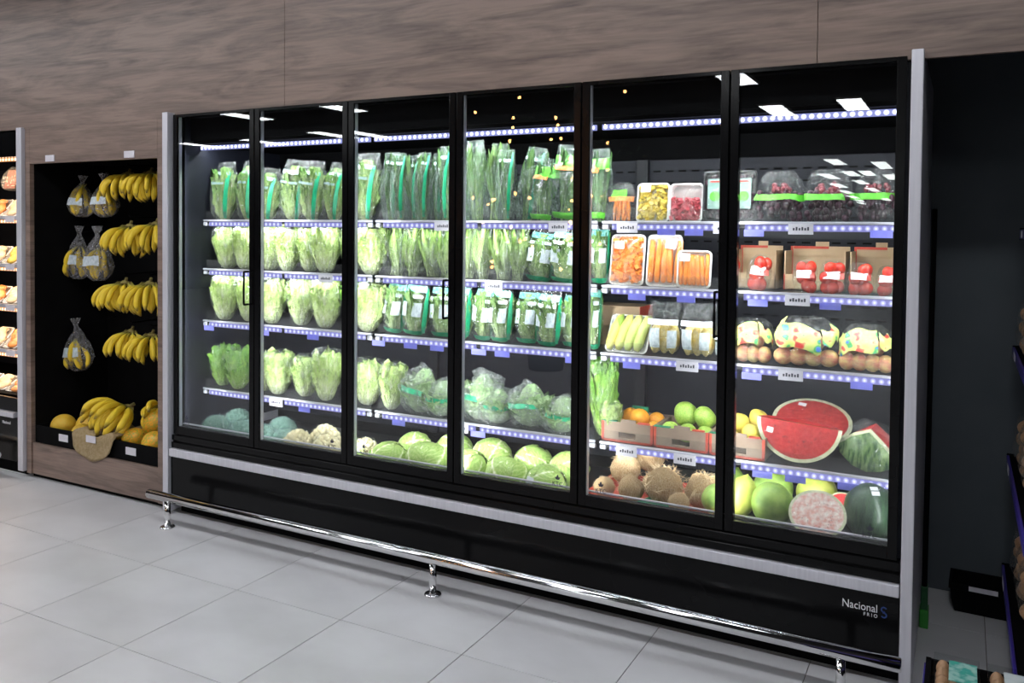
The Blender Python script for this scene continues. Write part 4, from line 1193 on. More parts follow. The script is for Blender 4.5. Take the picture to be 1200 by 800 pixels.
# ------------------------------------------------------------------ fourth shelf, fruit in cardboard trays
def fruit_box(x, y, w, d, h, label, red=True):
    t = empty('cardboard_tray', (x, y, SZ4))
    a, b = w / 2, d / 2
    m = MB().box(-a, a, -b, b, 0, .006)
    m.box(-a, -.04, -b, -b + .005, 0, h).box(.04, a, -b, -b + .005, 0, h).box(-.04, .04, -b, -b + .005, 0, .02).box(-.04, .04, -b, -b + .005, .045, h)
    m.box(-a, a, b - .005, b, 0, h * 1.05).box(-a, -a + .005, -b, b, 0, h).box(a - .005, a, -b, b, 0, h)
    m.box(-.03, .04, -b, -b + .005, h, h + .014)
    m.build('tray', 'cardbrown', t)
    MB().box(-a, a, -b - .0015, -b, 0, .010).box(-a, -a + .012, -b - .0015, -b, 0, h).box(a - .012, a, -b - .0015, -b, 0, h).build('red_border', 'cardred', t)
    MB().box(-a + .002, -.05, -b - .002, -b + .02, h, h + .004).box(-.06, .02, b - .01, b + .001, h, h + .03).build('green_flap', 'cardgreen', t)
    MB().box(.05, a - .02, -b - .002, -b + .02, h, h + .005).build('red_flap', 'cardred', t)
    return tag(t, label, 'tray', 'cardboard fruit trays')
fruit_box(2.648, .36, .243, .24, .090, 'brown cardboard tray of oranges on the fourth shelf')
fruit_box(2.894, .36, .243, .24, .090, 'brown cardboard tray of green mangoes on the fourth shelf')
fruit_box(3.135, .36, .233, .24, .090, 'brown cardboard tray of yellow guavas beside the watermelon')
ORA = MB().sphere((0, 0, 0), 1, 18, 12, (1, 1, .96), amp=.02, seed=3).mesh('peel', True)
STEM = MB().sphere((0, 0, .96), .08, 6, 4, (1, 1, .5)).mesh('stem', True)
MAN = melon_mesh(5, [(0, .9), (.4, 1.0), (.8, .96), (1, .92)], amp=.12)
GUA = melon_mesh(6, [(0, 1.0), (.4, 1.02), (.75, .95), (1, 1.05)], amp=.06)
def fruits(name, me, mt, spots, group, cat, stem='crown'):
    for i, (x, y, z, r, h, lab) in enumerate(spots):
        t = empty(name, (x, y, SZ4 + z), (rd.uniform(-.5, .5), rd.uniform(-.6, .6), rd.uniform(0, 6)), (r, r, h))
        put('peel', me, mt, t)
        put('stem', STEM, stem, t)
        tag(t, lab, cat, group)
fruits('orange', ORA, 'orange', ((2.565, .34, .062, .034, .034, 'leftmost orange low in its cardboard tray'), (2.60, .42, .080, .042, .042, 'orange at the back left of the tray'),
    (2.665, .36, .090, .046, .046, 'largest orange on top at the front of the tray'), (2.722, .43, .072, .040, .040, 'orange at the back right of the tray'), (2.742, .33, .060, .033, .033, 'rightmost orange beside the red flap')),
    'oranges in the tray', 'orange')
fruits('green_mango', MAN, 'mango', ((2.865, .41, .122, .053, .058, 'upper green mango at left of the top pair'), (2.955, .40, .118, .048, .054, 'upper green mango at right, beside the door frame'),
    (2.82, .33, .060, .040, .040, 'low green mango at the left end of the mango tray'), (2.905, .31, .062, .042, .042, 'low green mango in the middle front of its tray'), (2.98, .32, .060, .040, .040, 'low green mango at the right end of its tray')),
    'green mangoes in the tray', 'mango')
fruits('guava', GUA, 'guava', ((3.115, .38, .118, .042, .042, 'yellow guava at left, against the fifth door frame'), (3.185, .42, .135, .040, .042, 'topmost yellow guava at the back of its tray'),
    (3.10, .30, .066, .036, .036, 'low yellow guava at left front of its tray'), (3.175, .33, .085, .042, .046, 'yellow guava in the middle, beside the watermelon'), (3.20, .285, .060, .034, .034, 'small yellow guava at the right front of its tray')),
    'yellow guavas in the tray', 'guava')

# ------------------------------------------------------------------ trays and packs, rows one to three
def rr_pts(w, h, r, n=5):
    p = []
    for cx, cz, a0 in ((w / 2 - r, r, -PI / 2), (w / 2 - r, h - r, 0), (-w / 2 + r, h - r, PI / 2), (-w / 2 + r, r, PI)):
        for k in range(n):
            a = a0 + PI / 2 * k / (n - 1)
            p.append((cx + r * math.cos(a), cz + r * math.sin(a)))
    return p
def tray_pack(name, x, y, z, w, h, dep, tilt, mt='foam', contents=None, label='', cat='tray', group=None, film='filmthin', rotz=0.0, sticker=None, inset=.07):
    """a dish standing on its edge, leaning back; the open side looks along -y"""
    t = empty(name, (x, y, z), (-tilt, 0, rotz))
    o, i = rr_pts(w, h, .022), rr_pts(w - .014, h - .014, .018)
    i = [(a, b + .007) for a, b in i]
    f_, bk = rr_pts(w * .86, h * .88, .02), None
    f_ = [(a, b + h * .06) for a, b in f_]
    n = len(o)
    v = [(a, 0, b) for a, b in o] + [(a, -.002, b) for a, b in i] + [(a, dep - .004, b) for a, b in f_] + [(a, .004, b) for a, b in o] + [(a, dep, b) for a, b in f_]
    f = []
    for k in range(n):
        k2 = (k + 1) % n
        f += [(k, k2, n + k2, n + k), (n + k, n + k2, 2 * n + k2, 2 * n + k), (k2, k, 3 * n + k, 3 * n + k2), (3 * n + k2, 3 * n + k, 4 * n + k, 4 * n + k2)]
    f += [tuple(range(2 * n, 3 * n)), tuple(range(5 * n - 1, 4 * n - 1, -1))]
    MB().add(v, f).build('tray', mt, t)
    if contents:
        contents(t, w, h, dep)
    def fl(u, v):
        xx, zz = (u - .5) * (w - .004), .002 + v * (h - .004)
        b = -.006 - .006 * math.sin(PI * u) * math.sin(PI * v) - .002 * noise.noise(Vector((xx * 60, zz * 60, w)))
        return (xx, b, zz)
    MB().grid(fl, 10, 12).build('film', film, t)
    if sticker:
        put('sticker', STK, 'sticker', t, (sticker[0] * w, -.016, sticker[1] * h), (0, sticker[2] if len(sticker) > 2 else 0, 0), (.75, 1, .8))
    return tag(t, label, cat, group)
def chunks(mt, n, r, top=1.0, name='pieces'):
    def fn(t, w, h, dep):
        rr = random.Random(n)
        m = MB()
        for k in range(n):
            c = (rr.uniform(-.42, .42) * w, rr.uniform(0, .6) * dep, (.08 + .84 * rr.random() * top) * h)
            mt_ = Matrix.Translation(c) @ Matrix.Rotation(rr.uniform(0, 6), 4, Vector((rr.random(), rr.random(), rr.random() + .1)).normalized())
            m.obox(mt_, r * rr.uniform(.8, 1.6), r * rr.uniform(.8, 1.3), r)
        tag(m.build(name, mt, t), kind='stuff')
    return fn
def sticks(mt, n, name='carrot'):
    def fn(t, w, h, dep):
        rr = random.Random(n)
        for k in range(n):
            x0 = (-.38 + .76 * k / (n - 1)) * w
            x1 = x0 + rr.uniform(-.01, .01)
            r = w / n * .52
            pts = [(x0, dep * .3, h * .08), (x0, dep * .3, h * .12), ((x0 + x1) / 2, dep * .2, h * .5), (x1, dep * .3, h * rr.uniform(.84, .92))]
            MB().tube(pts, [r * .4, r * .8, r, r * .75], 8).build(name, mt, t, True)
    return fn
Z1, Z2, Z3 = SHELF_Z[1], SHELF_Z[2], SHELF_Z[3]
tray_pack('carrot_tray', 2.617, .285, Z2, .162, .232, .03, .16, contents=chunks('carrot', 150, .016), label='white tray of chopped orange carrot, leftmost of three', group='carrot trays', sticker=(-.22, .78), rotz=.03)
tray_pack('carrot_tray', 2.786, .290, Z2, .158, .232, .03, .16, contents=sticks('carrot', 5), label='tall white tray of whole carrots, middle of three', group='carrot trays', sticker=(.2, .80, .1))
tray_pack('carrot_tray', 2.930, .270, Z2, .152, .165, .03, .14, contents=sticks('carrot', 7, 'carrot_stick'), label='short white tray of carrot sticks, rightmost of three', group='carrot trays', sticker=(-.25, .80))
tray_pack('pepper_tray', 2.735, .285, Z1, .152, .176, .03, .14, contents=chunks('yellowveg', 150, .013), label='white tray of chopped yellow peppers on the top shelf', group='top shelf trays', sticker=(-.2, .85))
tray_pack('beetroot_tray', 2.885, .285, Z1, .150, .172, .03, .14, contents=chunks('redveg', 120, .014, .62), label='white tray of dark red strips on the top shelf', group='top shelf trays')
for i, x in enumerate((3.013, 3.137)):
    def card(t, w, h, dep):
        MB().box(-.030, .030, -.006, -.004, h * .26, h * .84).build('card', 'prpale', t)
        MB().sphere((0, -.006, h * .50), 1, 12, 6, (.022, .0012, .022)).build('picture', 'prlime', t)
        MB().box(-.020, .020, -.0068, -.006, h * .77, h * .80).build('red_title', 'prred', t)
        m = MB()
        rr = random.Random(3)
        for k in range(50):
            m.sphere((rr.uniform(-.4, .4) * w, .008, rr.uniform(.08, .9) * h), .008, 6, 4)
        tag(m.build('berries', 'grape', t, True), kind='stuff')
    tray_pack('berry_clamshell', x, .285, Z1, .104, .222, .025, .08, mt='blacktray', contents=card, film='filmthin',
              label=('clear clamshell of dark berries left of the fifth door frame', 'clear clamshell of dark berries right of the fifth door frame')[i], cat='fruit pack', group='berry clamshells')
# bag of carrots
t = empty('carrot_bag', (2.59, .30, Z1), (-.05, 0, 0), (.125, .11, .18))
BP = bag_mesh('pillow', 301)
put('bag', BP, 'film', t)
m = MB()
for k in range(9):
    a = rd.uniform(-.3, .3)
    x = -.3 + .075 * k
    m.tube([(x, rd.uniform(-.2, .2), .04), (x * .9 + a * .2, rd.uniform(-.2, .2), .3), (x * .7, 0, .62)], [.04, .07, .05], 6)
m.build('carrots', 'carrot', t, True)
put('top_print', patch_mesh('pillow', 301, .55, .95, .5, .62), 'prorange', t)
put('label', patch_mesh('pillow', 301, .66, .82, .62, .8), 'prlime', t)
tag(t, 'clear bag of small carrots with orange and green print', 'vegetable bag')
# grapes
def grape_mesh(seed, n, r):
    rr = random.Random(seed)
    m = MB()
    for k in range(n):
        m.sphere((rr.uniform(-.42, .42), rr.uniform(-.4, .4), .06 + .5 * rr.random() ** .8), r, 6, 4)
    return m.mesh('grapes', True)
for i, (x, w, lab) in enumerate(((3.285, .20, 'left bag of dark grapes with a lime band'), (3.475, .19, 'middle bag of dark grapes with a lime band'), (3.655, .16, 'right bag of dark grapes with a lime band'))):
    t = empty('grape_bag', (x, .31, Z1), (0, 0, rd.uniform(-.1, .1)), (w, .16, .215))
    gm = MB()
    rr = random.Random(i)
    put('grapes', grape_mesh(i, 70, .07), 'grape', t)['kind'] = 'stuff'
    m = MB()
    for k in range(14):
        m.sphere((rr.uniform(-.25, .25), rr.uniform(-.35, 0), rr.uniform(.55, .72)), .06, 6, 4)
    tag(m.build('red_grapes', 'redgrape', t, True), kind='stuff')
    put('bag', bag_mesh('pillow', 310 + i), 'filmgrape', t)
    put('band_print', patch_mesh('pillow', 310 + i, .52, .98, .42, .54, .02, 10, 3), 'prlime', t)
    tag(t, lab + ', on the top shelf', 'grape bag', 'grape bags on the top shelf')
# tomatoes in bags before cardboard boxes
def card_box(x, y, z, w, d, h, label, flaps=True):
    t = empty('cardboard_box', (x, y, z))
    a, b = w / 2, d / 2
    m = MB().box(-a, a, -b, b, 0, .006).box(-a, a, b - .006, b, 0, h).box(-a, -a + .006, -b, b, 0, h * .9).box(a - .006, a, -b, b, 0, h * .9)
    m.box(-a, a, -b, -b + .006, 0, h * .36)
    if flaps:
        m.box(-a * .15, a * .3, b - .006, b, h, h + .02)
    m.build('box', 'card', t)
    MB().box(-a - .001, -a + .004, -b - .001, -b + .007, 0, h * .36).box(-a, -a + .01, b - .0075, b - .006, .1 * h, h).box(-a * .9, a * .3, b - .0075, b - .006, h * .94, h).build('red_print', 'cardred', t)
    return tag(t, label, 'box', 'cardboard boxes behind the tomatoes')
card_box(3.155, .50, Z2, .185, .16, .185, 'tan cardboard box behind the tomatoes, left of three')
card_box(3.405, .50, Z2, .245, .16, .185, 'tan cardboard box behind the tomatoes, middle of three')
card_box(3.645, .50, Z2, .200, .16, .185, 'tan cardboard box behind the tomatoes, right of three')
for i, (x, w, h, lab) in enumerate(((3.08, .075, .14, 'red tomato bag half hidden by the fifth door frame'), (3.192, .100, .150, 'red tomato bag leaning in front of the left cardboard box'), (3.388, .096, .135, 'red tomato bag in front of the middle box, at its left'),
        (3.493, .104, .132, 'red tomato bag in front of the middle box, at its right'), (3.597, .100, .130, 'red tomato bag between the middle and right boxes'), (3.70, .090, .118, 'red tomato bag at the right end of the second shelf'))):
    t = empty('tomato_bag', (x, .30, Z2), (-.12, (.1, .12, 0, 0, 0, 0)[i], rd.uniform(-.15, .15)), (w, .09, h))
    rr = random.Random(20 + i)
    for k in range(9):
        MB().sphere((rr.uniform(-.26, .26), -.1 + rr.uniform(-.15, .15), .18 + .28 * (k // 3) + rr.uniform(-.03, .03)), .23, 10, 7, (1, 1, .85)).build('tomato', 'tomato', t, True)
    put('bag', bag_mesh('pillow', 320 + i), 'filmgrape', t)
    put('label', patch_mesh('pillow', 320 + i, .66, .82, .42, .66, .03), 'sticker', t)
    put('red_label', patch_mesh('pillow', 320 + i, .80, .88, .42, .60, .03), 'prred', t)
    tag(t, lab, 'tomato bag', 'tomato bags on the second shelf')
# third shelf: boxes, corn, squash, fruit bags
for i, z in enumerate((0, .096)):
    t = empty('cardboard_box', (2.50, .56, Z3 + z))
    MB().box(-.12, .12, -.09, .09, 0, .094, .002).build('box', 'card', t)
    MB().box(.1195, .1215, -.09, .09, 0, .094).build('red_side', 'cardred', t)
    tag(t, ('lower', 'upper')[i] + ' of two closed cardboard boxes behind the corn tray', 'box', 'closed boxes on the third shelf')
def ears(t, w, h, dep):
    for k in range(4):
        x = (-.33 + .22 * k) * w
        pts = [(x - .012, -.004, h * .05), (x - .006, -.012, h * .2), (x + .004, -.014, h * .6), (x + .014, -.006, h * .92), (x + .018, 0, h * .97)]
        e = MB().tube(pts, [.012, .024, .024, .016, .006], 10).build('corn_ear', 'corn', t, True)
        MB().tube([(x + .012, -.012, h * .55), (x + .02, -.016, h * .8), (x + .022, -.004, h * .99)], [.016, .018, .004], 8).build('husk', 'mango' if k == 0 else 'corn', e, True)
tray_pack('corn_tray', 2.622, .27, Z3, .20, .19, .03, .55, contents=ears, label='white foam tray of four corn ears on the third shelf', cat='corn', sticker=(-.05, .62, .3))
for i, (x, w, lab) in enumerate(((2.79, .155, 'left of two bags of yellow squash with labels'), (2.945, .160, 'right of two bags of yellow squash with labels'), (3.075, .12, 'third squash bag, mostly hidden by the fifth door frame'))):
    t = empty('squash_bag', (x, .33, Z3), (0, 0, (.1, -.05, 0)[i]), (w, .15, .235 if i < 2 else .15))
    rr = random.Random(i)
    for k in range(6):
        MB().sphere((-.24 + .24 * (k % 3), -.2 + .3 * (k // 3), .30), .17, 10, 8, (1, 1, 1.6), amp=.1, seed=k).build('squash', 'squash', t, True)
    put('bag', bag_mesh('upright', 330 + i), 'filmgrape', t)
    put('label', patch_mesh('upright', 330 + i, .60, .90, .58, .68, .02), 'sticker', t)
    put('label', patch_mesh('upright', 330 + i, .63, .74, .15, .52, .02), 'prwhite', t)
    put('label', patch_mesh('upright', 330 + i, .78, .88, .15, .48, .02), 'prwhite', t)
    tag(t, lab, 'squash bag', 'squash bags on the third shelf')
for i, (x, w, h, lab) in enumerate(((3.165, .20, .185, 'left printed bag of apples beside the fifth door frame'), (3.395, .265, .205, 'largest printed bag of apples, middle of three'), (3.63, .215, .185, 'right printed bag of apples by the case end'))):
    t = empty('apple_bag', (x, .33, Z3), (0, 0, (.05, .1, -.05)[i]), (w, .19, h))
    rr = random.Random(40 + i)
    for k in range(7):
        r = .15
        a = MB().sphere((-.33 + .22 * (k % 4), (-.27 if k < 4 else .2), .20 + (.0 if k < 4 else .25)), r, 12, 8, (1, 1.05, .036 / (r * h)), amp=.05, seed=k).build('apple', 'apple', t, True)
    put('bag', bag_mesh('pillow', 340 + i, 30, 20), 'filmgrape', t)
    put('colour_print', patch_mesh('pillow', 340 + i, .56, .80, .40, .86, .02, 10, 10, (.10, -.22, .16)[i]), 'pryellow', t)
    put('colour_print', patch_mesh('pillow', 340 + i, .81, .94, .50, .80, .02, 8, 8, (-.2, .15, -.1)[i]), 'pryellow', t)
    tag(t, lab, 'apple bag', 'apple bags on the third shelf')

# ------------------------------------------------------------------ bananas and fruit in the niche
def banana_mesh(seed):
    rr = random.Random(seed)
    pts, rad, tint = [], [], []
    n = 11
    for k in range(n):
        t = k / (n - 1)
        x = .075 * math.sin(t * PI * .78) ** .9
        z = -.185 * t
        r = .0175 * (min(1, .28 + max(0, t - .12) * 5) if t < .3 else (1 if t < .82 else max(.22, 1 - (t - .82) * 4.4)))
        pts.append((x, 0, z)); rad.append(r); tint.append(t)
    return MB().tube(pts, rad, 7, True, tint).mesh('banana', True)
BAN = [banana_mesh(s) for s in range(2)]
CROWN = MB().sphere((0, 0, -.016), .022, 8, 6, (1.7, 1, .8), amp=.3, seed=2).tube([(0, 0, -.01), (0, .012, .02)], [.012, .009], 7).mesh('crown', True)
def bunch(x, y, z, n, label, sc=1.0, rotz=0.0, tilt=0.0, lay=False):
    t = empty('banana_bunch', (x, y, z), (tilt, 0, rotz), (sc, sc, sc))
    rr = random.Random(int(abs(x * 997 + z * 131)))
    put('crown', CROWN, 'crown', t)
    for k in range(n):
        outer = k % 2
        a = -PI / 2 + (k / (n - 1) - .5) * 2.9 + rr.uniform(-.08, .08)
        px = (k / (n - 1) - .5) * .10
        put('banana', BAN[k % 2], 'banana', t, (px, -.004 - .03 * outer * (1 - abs(px) * 8), -.006 - .012 * outer), (rr.uniform(-.1, .1), (-.42 if outer else .05) + rr.uniform(-.1, .1), a),
            (1.0 + rr.uniform(-.08, .08),) * 3)
    return tag(t, label, 'bananas', 'banana bunches in the niche')
for i, (x, y, z, n, sc, lab) in enumerate((
        (-.72, .27, 1.985, 13, .92, 'banana bunch hanging top left beside the hung bags'), (-.49, .25, 1.985, 13, .95, 'banana bunch hanging top right by the niche side'),
        (-.68, .25, 1.655, 15, 1.02, 'large banana bunch in second row from top, at left'), (-.44, .25, 1.670, 12, 1.0, 'banana bunch in second row from top, at right'),
        (-.73, .25, 1.295, 14, 1.0, 'banana bunch in third row from top, at left'), (-.50, .25, 1.300, 14, 1.04, 'banana bunch in third row from top, at right'),
        (-.67, .25, .990, 12, .92, 'banana bunch in lowest hanging row, at left'), (-.48, .25, .980, 13, .95, 'banana bunch in lowest hanging row, at right'))):
    bunch(x, y, z, n, lab, sc, rd.uniform(-.2, .3))
    MB().tube([(x, .575, z + .05), (x, y, z + .042), (x, y - .012, z + .055)], .005, 6).build('hook', 'blackmatte', ni)
BBG = [bag_mesh('hang', 400 + s, 24, 24) for s in range(3)]
for i, (x, z, w, h, lab) in enumerate(((-1.235, 1.700, .175, .275, 'hung clear bag of bananas at the top left'), (-.985, 1.70, .175, .285, 'hung clear bag of bananas at top, touching a bunch'),
        (-1.27, 1.285, .165, .355, 'slim hung bag of bananas in the second row, left'), (-1.055, 1.28, .205, .36, 'wider hung bag of bananas in the second row, right'), (-1.255, .668, .20, .355, 'lone low hung bag of bananas, slightly tilted'))):
    t = empty('banana_bag', (x, .30, z), (0, (.05, -.06, .03, -.05, -.12)[i], rd.uniform(-.2, .2)))
    for k in range(9):
        aa = -PI / 2 + (k - 4) * .45
        put('banana', BAN[k % 2], 'banana', t, (rd.uniform(-.03, .03), rd.uniform(-.02, .02), .17 + .05 * (k % 2)), (rd.uniform(-.2, .2), rd.uniform(-.2, .3), aa), (.86,) * 3)
    put('bag', BBG[i % 3], 'filmwarm', t, (0, 0, 0), (0, 0, 0), (w, .15, h))
    put('label', patch_mesh('hang', 400 + i % 3, .64, .86, .28, .46, .02), 'prwhite', t, (0, 0, 0), (0, 0, 0), (w, .15, h))
    tag(t, lab, 'banana bag', 'hung banana bags in the niche')
    MB().tube([(x, .575, z + h * .96), (x, .30, z + h * .86), (x, .29, z + h * .9)], .004, 6).build('hook', 'blackmatte', ni)
# bins
for i, (x0, x1, lab) in enumerate(((-1.343, -.76, 'black low bin at left of the niche floor, holding melons'), (-.756, -.159, 'black low bin at right of the niche floor, holding papayas'))):
    t = empty('produce_bin', ((x0 + x1) / 2, .30, .232))
    a = (x1 - x0) / 2
    MB().box(-a, a, -.255, -.243, 0, .112, .002).box(-a, a, .23, .242, 0, .15).box(-a, -a + .008, -.243, .23, 0, .112).box(a - .008, a, -.243, .23, 0, .112).box(-a, a, -.243, .23, 0, .012).build('bin', 'blackmatte', t)
    MB().box(-.045 if i == 0 else -.0, .045 if i == 0 else .09, -.259, -.2555, .04, .085, .001).build('price_tag', 'tagwhite', t)
    tag(t, lab, 'bin', 'niche bins')
# burlap
bt = empty('burlap_cloth', (-.745, .10, .345))
def bur(u, v):
    x = (u - .5) * .40
    if v < .45:
        y, z = .30 * (1 - v / .45) - .062, .004 + .02 * math.sin(u * 9)
        y = max(y, -.062)
    else:
        k = (v - .45) / .55
        y, z = -.066 - .006 * math.sin(u * 14) - .01 * k, -.155 * k * (1 - .45 * abs(2 * u - 1) ** 2)
    return (x * (1 - .25 * max(0, v - .45)), y, z + .006)
MB().grid(bur, 16, 16).build('cloth', 'burlap', bt, True).modifiers.new('thickness', 'SOLIDIFY').thickness = .006
MB().box(-.045, .045, -.086, -.082, -.035, .008, .001).build('price_tag', 'tagwhite', bt)
tag(bt, 'tan burlap cloth draped over the bins under the big bananas', 'cloth')
bunch(-.70, .26, .50, 17, 'big yellow banana bunch lying on the burlap', 1.25, -.25, -.75)
bunch(-.50, .36, .50, 11, 'greener small banana bunch lying behind the papayas', .95, .9, -.9)
MEL = melon_mesh(12, [(0, 1), (.5, 1), (1, 1)], amp=.04)
PAP = melon_mesh(14, [(0, .62), (.2, .86), (.5, 1.0), (.8, .98), (1, .92)], amp=.05)
for i, (x, y, z, r, lab) in enumerate(((-1.255, .18, .325, .078, 'round orange-yellow melon at the left end of the left bin'), (-1.085, .25, .338, .084, 'greenish yellow melon behind, in the left bin'), (-.99, .125, .318, .062, 'small melon beside the burlap in the left bin'))):
    t = empty('melon', (x, y, z), (rd.uniform(-.4, .4), rd.uniform(-.4, .4), 0), (r, r, r * .92))
    put('skin', MEL, 'melon', t)
    put('stem', STEM, 'crown', t)
    tag(t, lab, 'melon', 'melons in the niche')
for i, (x, y, z, r, h, rot, lab) in enumerate(((-.52, .14, .335, .066, .085, (0, 1.1, .3), 'orange papaya at the left of the right bin'), (-.45, .25, .405, .078, .125, (0, .9, -.3), 'large green and orange papaya on top of the others'),
        (-.315, .13, .335, .075, .110, (0, 1.2, -.3), 'orange papaya at the right front of the right bin'), (-.30, .36, .39, .070, .115, (.2, .8, .2), 'papaya at the back of the right bin'))):
    t = empty('papaya', (x, y, z), rot, (r, r, h))
    put('skin', PAP, 'papaya', t)
    put('stem', STEM, 'crown', t)
    tag(t, lab, 'papaya', 'papayas in the niche')

# ------------------------------------------------------------------ packs in the meat case
def meat_fill(mt, n, r):
    def fn(t, w, h, dep):
        rr = random.Random(n + int(w * 1000))
        for k in range(n):
            MB().sphere((rr.uniform(-.28, .28) * w, -.004, (.2 + .6 * k / max(1, n - 1)) * h), r, 10, 6, (1.6, .5, 1), amp=.3, seed=k).build('cut', mt, t, True)
    return fn
rowsd = ((MEAT_Z[0], 'top'), (MEAT_Z[1], 'second'), (MEAT_Z[2], 'third'), (MEAT_Z[3], 'fourth'), (.50, 'lowest'))
kinds = (('sausage', 'orange sausage'), ('chicken', 'pale chicken'), ('meat', 'red meat'), ('yellowpack', 'yellow pasta'), ('chicken', 'pale chicken'))
for r, (z, nm) in enumerate(rowsd):
    for q in range(4):
        x = -1.60 - q * .185
        mt, ds = kinds[(r + q) % 5] if r else kinds[(q + 1) % 2]
        tray_pack('meat_pack', x, .25 if r < 4 else .16, z, .165, (.17, .16, .15, .17, .15)[r], .03, .75 if r != 4 else 1.05, contents=meat_fill(mt, 5, .034), film='filmthin',
                  label='foam tray of %s, %s shelf of the meat case, %s from the end panel' % (ds, nm, ORD[q]), cat='meat pack', group='packs in the meat case', mt='foam', rotz=.05 * (q % 2))
for q in range(3):
    t = empty('sausage_bag', (-1.62 - q * .2, .30, MEAT_Z[0] + .19), (-.2, 0, 0), (.17, .10, .17))
    put('bag', bag_mesh('pillow', 500 + q), 'filmmilky', t)
    m = MB()
    for k in range(5):
        m.tube([(-.3 + .15 * k, -.1, .05), (-.3 + .15 * k, 0, .85)], .07, 7)
    m.build('sausages', 'meat', t, True)
    tag(t, 'milky bag hanging above the top meat shelf, %s from the end panel' % ORD[q], 'bag', 'bags in the meat case')
    MB().tube([(0, .2, .95), (0, 5.0, 1.05)], .02, 5).build('hanger', 'alu', t)

# ------------------------------------------------------------------ right edge: shelf unit, eggs, crate, squeegee
gd = tag(empty('shelf_unit', (0, 0, 0)), 'black shelf unit with violet price rails at the right edge', 'shelf')
GX, GY0, GY1 = 4.15, -.32, .86
MB().box(GX + .40, GX + .44, GY0, GY1, 0, 2.0).build('back_board', 'blackmatte', gd)
MB().box(GX + .10, GX + .40, GY0, GY1, 0, .10).build('plinth', 'blackmatte', gd)
MB().box(GX + .36, GX + .44, GY1 - .0, GY1 + .03, 0, 2.0).build('post', 'blackmatte', gd)
GZ = (1.665, 1.165, .70, .225)
for k, z in enumerate(GZ):
    off = (.015, .0, -.012, -.02)[k]
    sh = MB().box(GX + off + .01, GX + .40, GY0, GY1, z - .03, z - .006).build('shelf', 'blackmatte', gd)
    MB().box(GX + off, GX + off + .01, GY0, GY1 - .002, z - .042, z - .002, .002).build('price_rail', 'purple', sh)
    MB().box(GX + off + .001, GX + off + .03, GY1 - .002, GY1 + .006, z - .045, z + .004, .002).build('end_cap', 'blackmatte', sh)
    MB().box(GX + off - .002, GX + off, GY1 - .22, GY1 - .12, z - .036, z - .008).build('price_tag', 'tagwhite', sh)
ON = MB().sphere((0, 0, 0), 1, 12, 8, (1, 1, .95), amp=.06, seed=4).mesh('onion', True)
for k in range(1, 4):
    for q in range(3):
        t = empty('onion_bag', (GX + .092, GY1 - .13 - q * .20, GZ[k] - .006), (0, 0, 0))
        for j in range(6):
            put('onion', ON, 'egg', t, (-.04 + .08 * (j % 2), -.04 + .08 * ((j // 2) % 2), .036 + .062 * (j // 2)), (0, 0, j), (.036,) * 3)
        put('bag', bag_mesh('pillow', 520 + q), 'film', t, (0, 0, 0), (0, 0, 0), (.17, .18, .24))
        tag(t, 'bag of brown onions, %s shelf of the right shelf unit, %s from the wall' % (('', 'second', 'third', 'bottom')[k], ORD[q]), 'onion bag', 'onion bags at the right edge')
# low egg stand in front
es = tag(empty('egg_stand', (4.02, -.62, 0)), 'low black egg stand with a violet edge at the lower right corner', 'stand')
MB().box(-.14, .22, -.30, .27, .0, .25, .004).build('base', 'blackmatte', es)
MB().box(-.145, -.14, -.30, .27, .21, .28, .001).box(-.145, .22, .265, .27, .21, .28, .001).build('price_rail', 'purple', es)
MB().box(-.14, -.125, -.30, .27, .25, .30).box(-.14, .22, .255, .265, .25, .30).build('rim', 'blackmatte', es)
EGG = MB().grid(lambda u, v: (math.cos(2 * PI * u) * math.cos(PI * (v - .5)) * (1 - .12 * math.sin(PI * (v - .5))), math.sin(2 * PI * u) * math.cos(PI * (v - .5)) * (1 - .12 * math.sin(PI * (v - .5))), 1.3 * math.sin(PI * (v - .5))), 12, 9, wrap=True).mesh('egg', True)
for q in range(4):
    t = empty('egg_carton', (3.965 + (q % 2) * .145, -.475 - (q // 2) * .23, .251))
    MB().box(-.058, .058, -.10, .10, 0, .02, .004).build('cup_tray', 'cardbrown', t)
    for j in range(12):
        put('egg', EGG, 'egg', t, (-.036 + .036 * (j % 3), -.074 + .049 * (j // 3), .047), (0, 0, 0), (.0195,) * 3)
    MB().box(-.062, .062, -.104, .104, .078, .080, .0008).build('clear_lid', 'lid', t)
    MB().box(-.02, .055, -.07, .06, .081, .083, .0005).build('label', ('prteal', 'prwhite', 'prwhite', 'prteal')[q], t)
    tag(t, '%s carton of brown eggs with a printed label' % ('far left', 'far right', 'near left', 'near right')[q], 'egg carton', 'egg cartons on the stand')
# black crate by the wall
cr = empty('plastic_crate', (4.065, .885, 0), (0, 0, -.03), (1, 1, .82))
m = MB()
o, i_ = [(-.125, -.085), (.125, -.085), (.125, .085), (-.125, .085)], None
prof = [(0.86, 0), (.9, .02), (.98, .07), (1.0, .12), (1.06, .125), (1.06, .155), (.96, .155), (.94, .13), (.9, .03)]
v, f = [], []
for s, z in prof:
    v += [(x * s, y * s, z) for x, y in o]
for k in range(len(prof) - 1):
    for j in range(4):
        j2 = (j + 1) % 4
        f.append((k * 4 + j, k * 4 + j2, k * 4 + 4 + j2, k * 4 + 4 + j))
f.append((3, 2, 1, 0)); f.append(tuple(len(v) - 4 + j for j in range(4)))
m.add(v, f)
m.build('body', 'blackmatte', cr)
for x in (-.09, -.03, .03, .09):
    MB().box(x - .006, x + .006, -.094, -.078, .02, .12).build('rib', 'blackmatte', cr)
MB().box(-.055, .055, -.093, -.0905, .128, .152).build('label', 'tagwhite', cr)
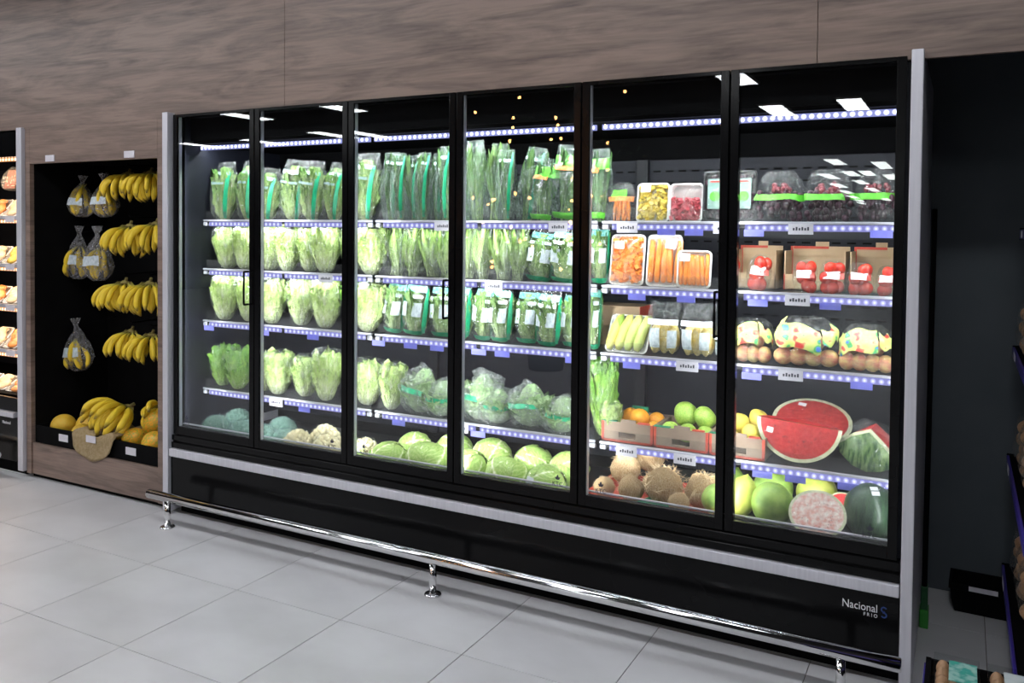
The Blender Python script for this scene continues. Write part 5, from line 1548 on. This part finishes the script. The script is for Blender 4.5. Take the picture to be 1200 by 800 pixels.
tag(cr, 'black plastic crate with a pale label on the floor by the dark wall', 'crate')
# squeegee leaning on the case
sq = empty('squeegee', (3.842, .58, 0))
MB().tube([(0, .0, .12), (.0, .30, 1.75)], .011, 8).build('pole', 'blackmatte', sq, True)
MB().box(-.016, .018, -.02, .06, .0, .075, .004).build('brush_foot', 'greenplastic', sq)
MB().box(-.012, .014, -.01, .05, .075, .17, .004).build('socket', 'greendark', sq)
tag(sq, 'dark pole with a green foot standing behind the right case end', 'broom')

# ------------------------------------------------------------------ decorated tree across the aisle, mirrored in the doors
tt = empty('artificial_tree', (-.35, -5.6, 0))
MB().tube([(0, 0, 0), (.03, .02, .9), (-.02, 0, 1.9), (.02, .02, 2.7)], [.07, .06, .05, .03], 10).build('trunk', 'bark', tt, True)
rr = random.Random(77)
lv = MB()
for k in range(14):
    a = k * 2.4
    e = Vector((1.15 * math.cos(a) * rr.uniform(.5, 1), .55 * math.sin(a), rr.uniform(2.1, 3.25)))
    MB().tube([(0, 0, 1.7 + .06 * k), e * .5 + Vector((0, 0, .85)), e], [.022, .014, .005], 6).build('branch', 'bark', tt, True)
    for q in range(46):
        c = e * rr.uniform(.45, 1.05) + Vector((rr.gauss(0, .14), rr.gauss(0, .12), rr.gauss(.12, .14)))
        c.z = min(c.z, 3.36)
        lv.obox(Matrix.Translation(c) @ Matrix.Rotation(rr.uniform(0, 6), 4, Vector((rr.random(), rr.random(), rr.random() + .1)).normalized()), .07, .03, .002)
tag(lv.build('foliage', 'leafdark', tt), kind='stuff')
for k in range(46):
    a = rr.uniform(0, 6.28)
    c = Vector((1.0 * math.cos(a) * rr.uniform(.2, 1), .5 * math.sin(a), rr.uniform(1.2, 3.2)))
    MB().sphere(c, .019, 6, 4).build('bulb', 'bulb', tt, True)
MB().tube([(0, 0, 0), (0, 0, .3), (0, 0, .32)], [.2, .24, .2], 16).build('pot', 'blackmatte', tt, True)
tag(tt, 'dark decorative tree with warm fairy lights mirrored in the glass doors', 'tree')
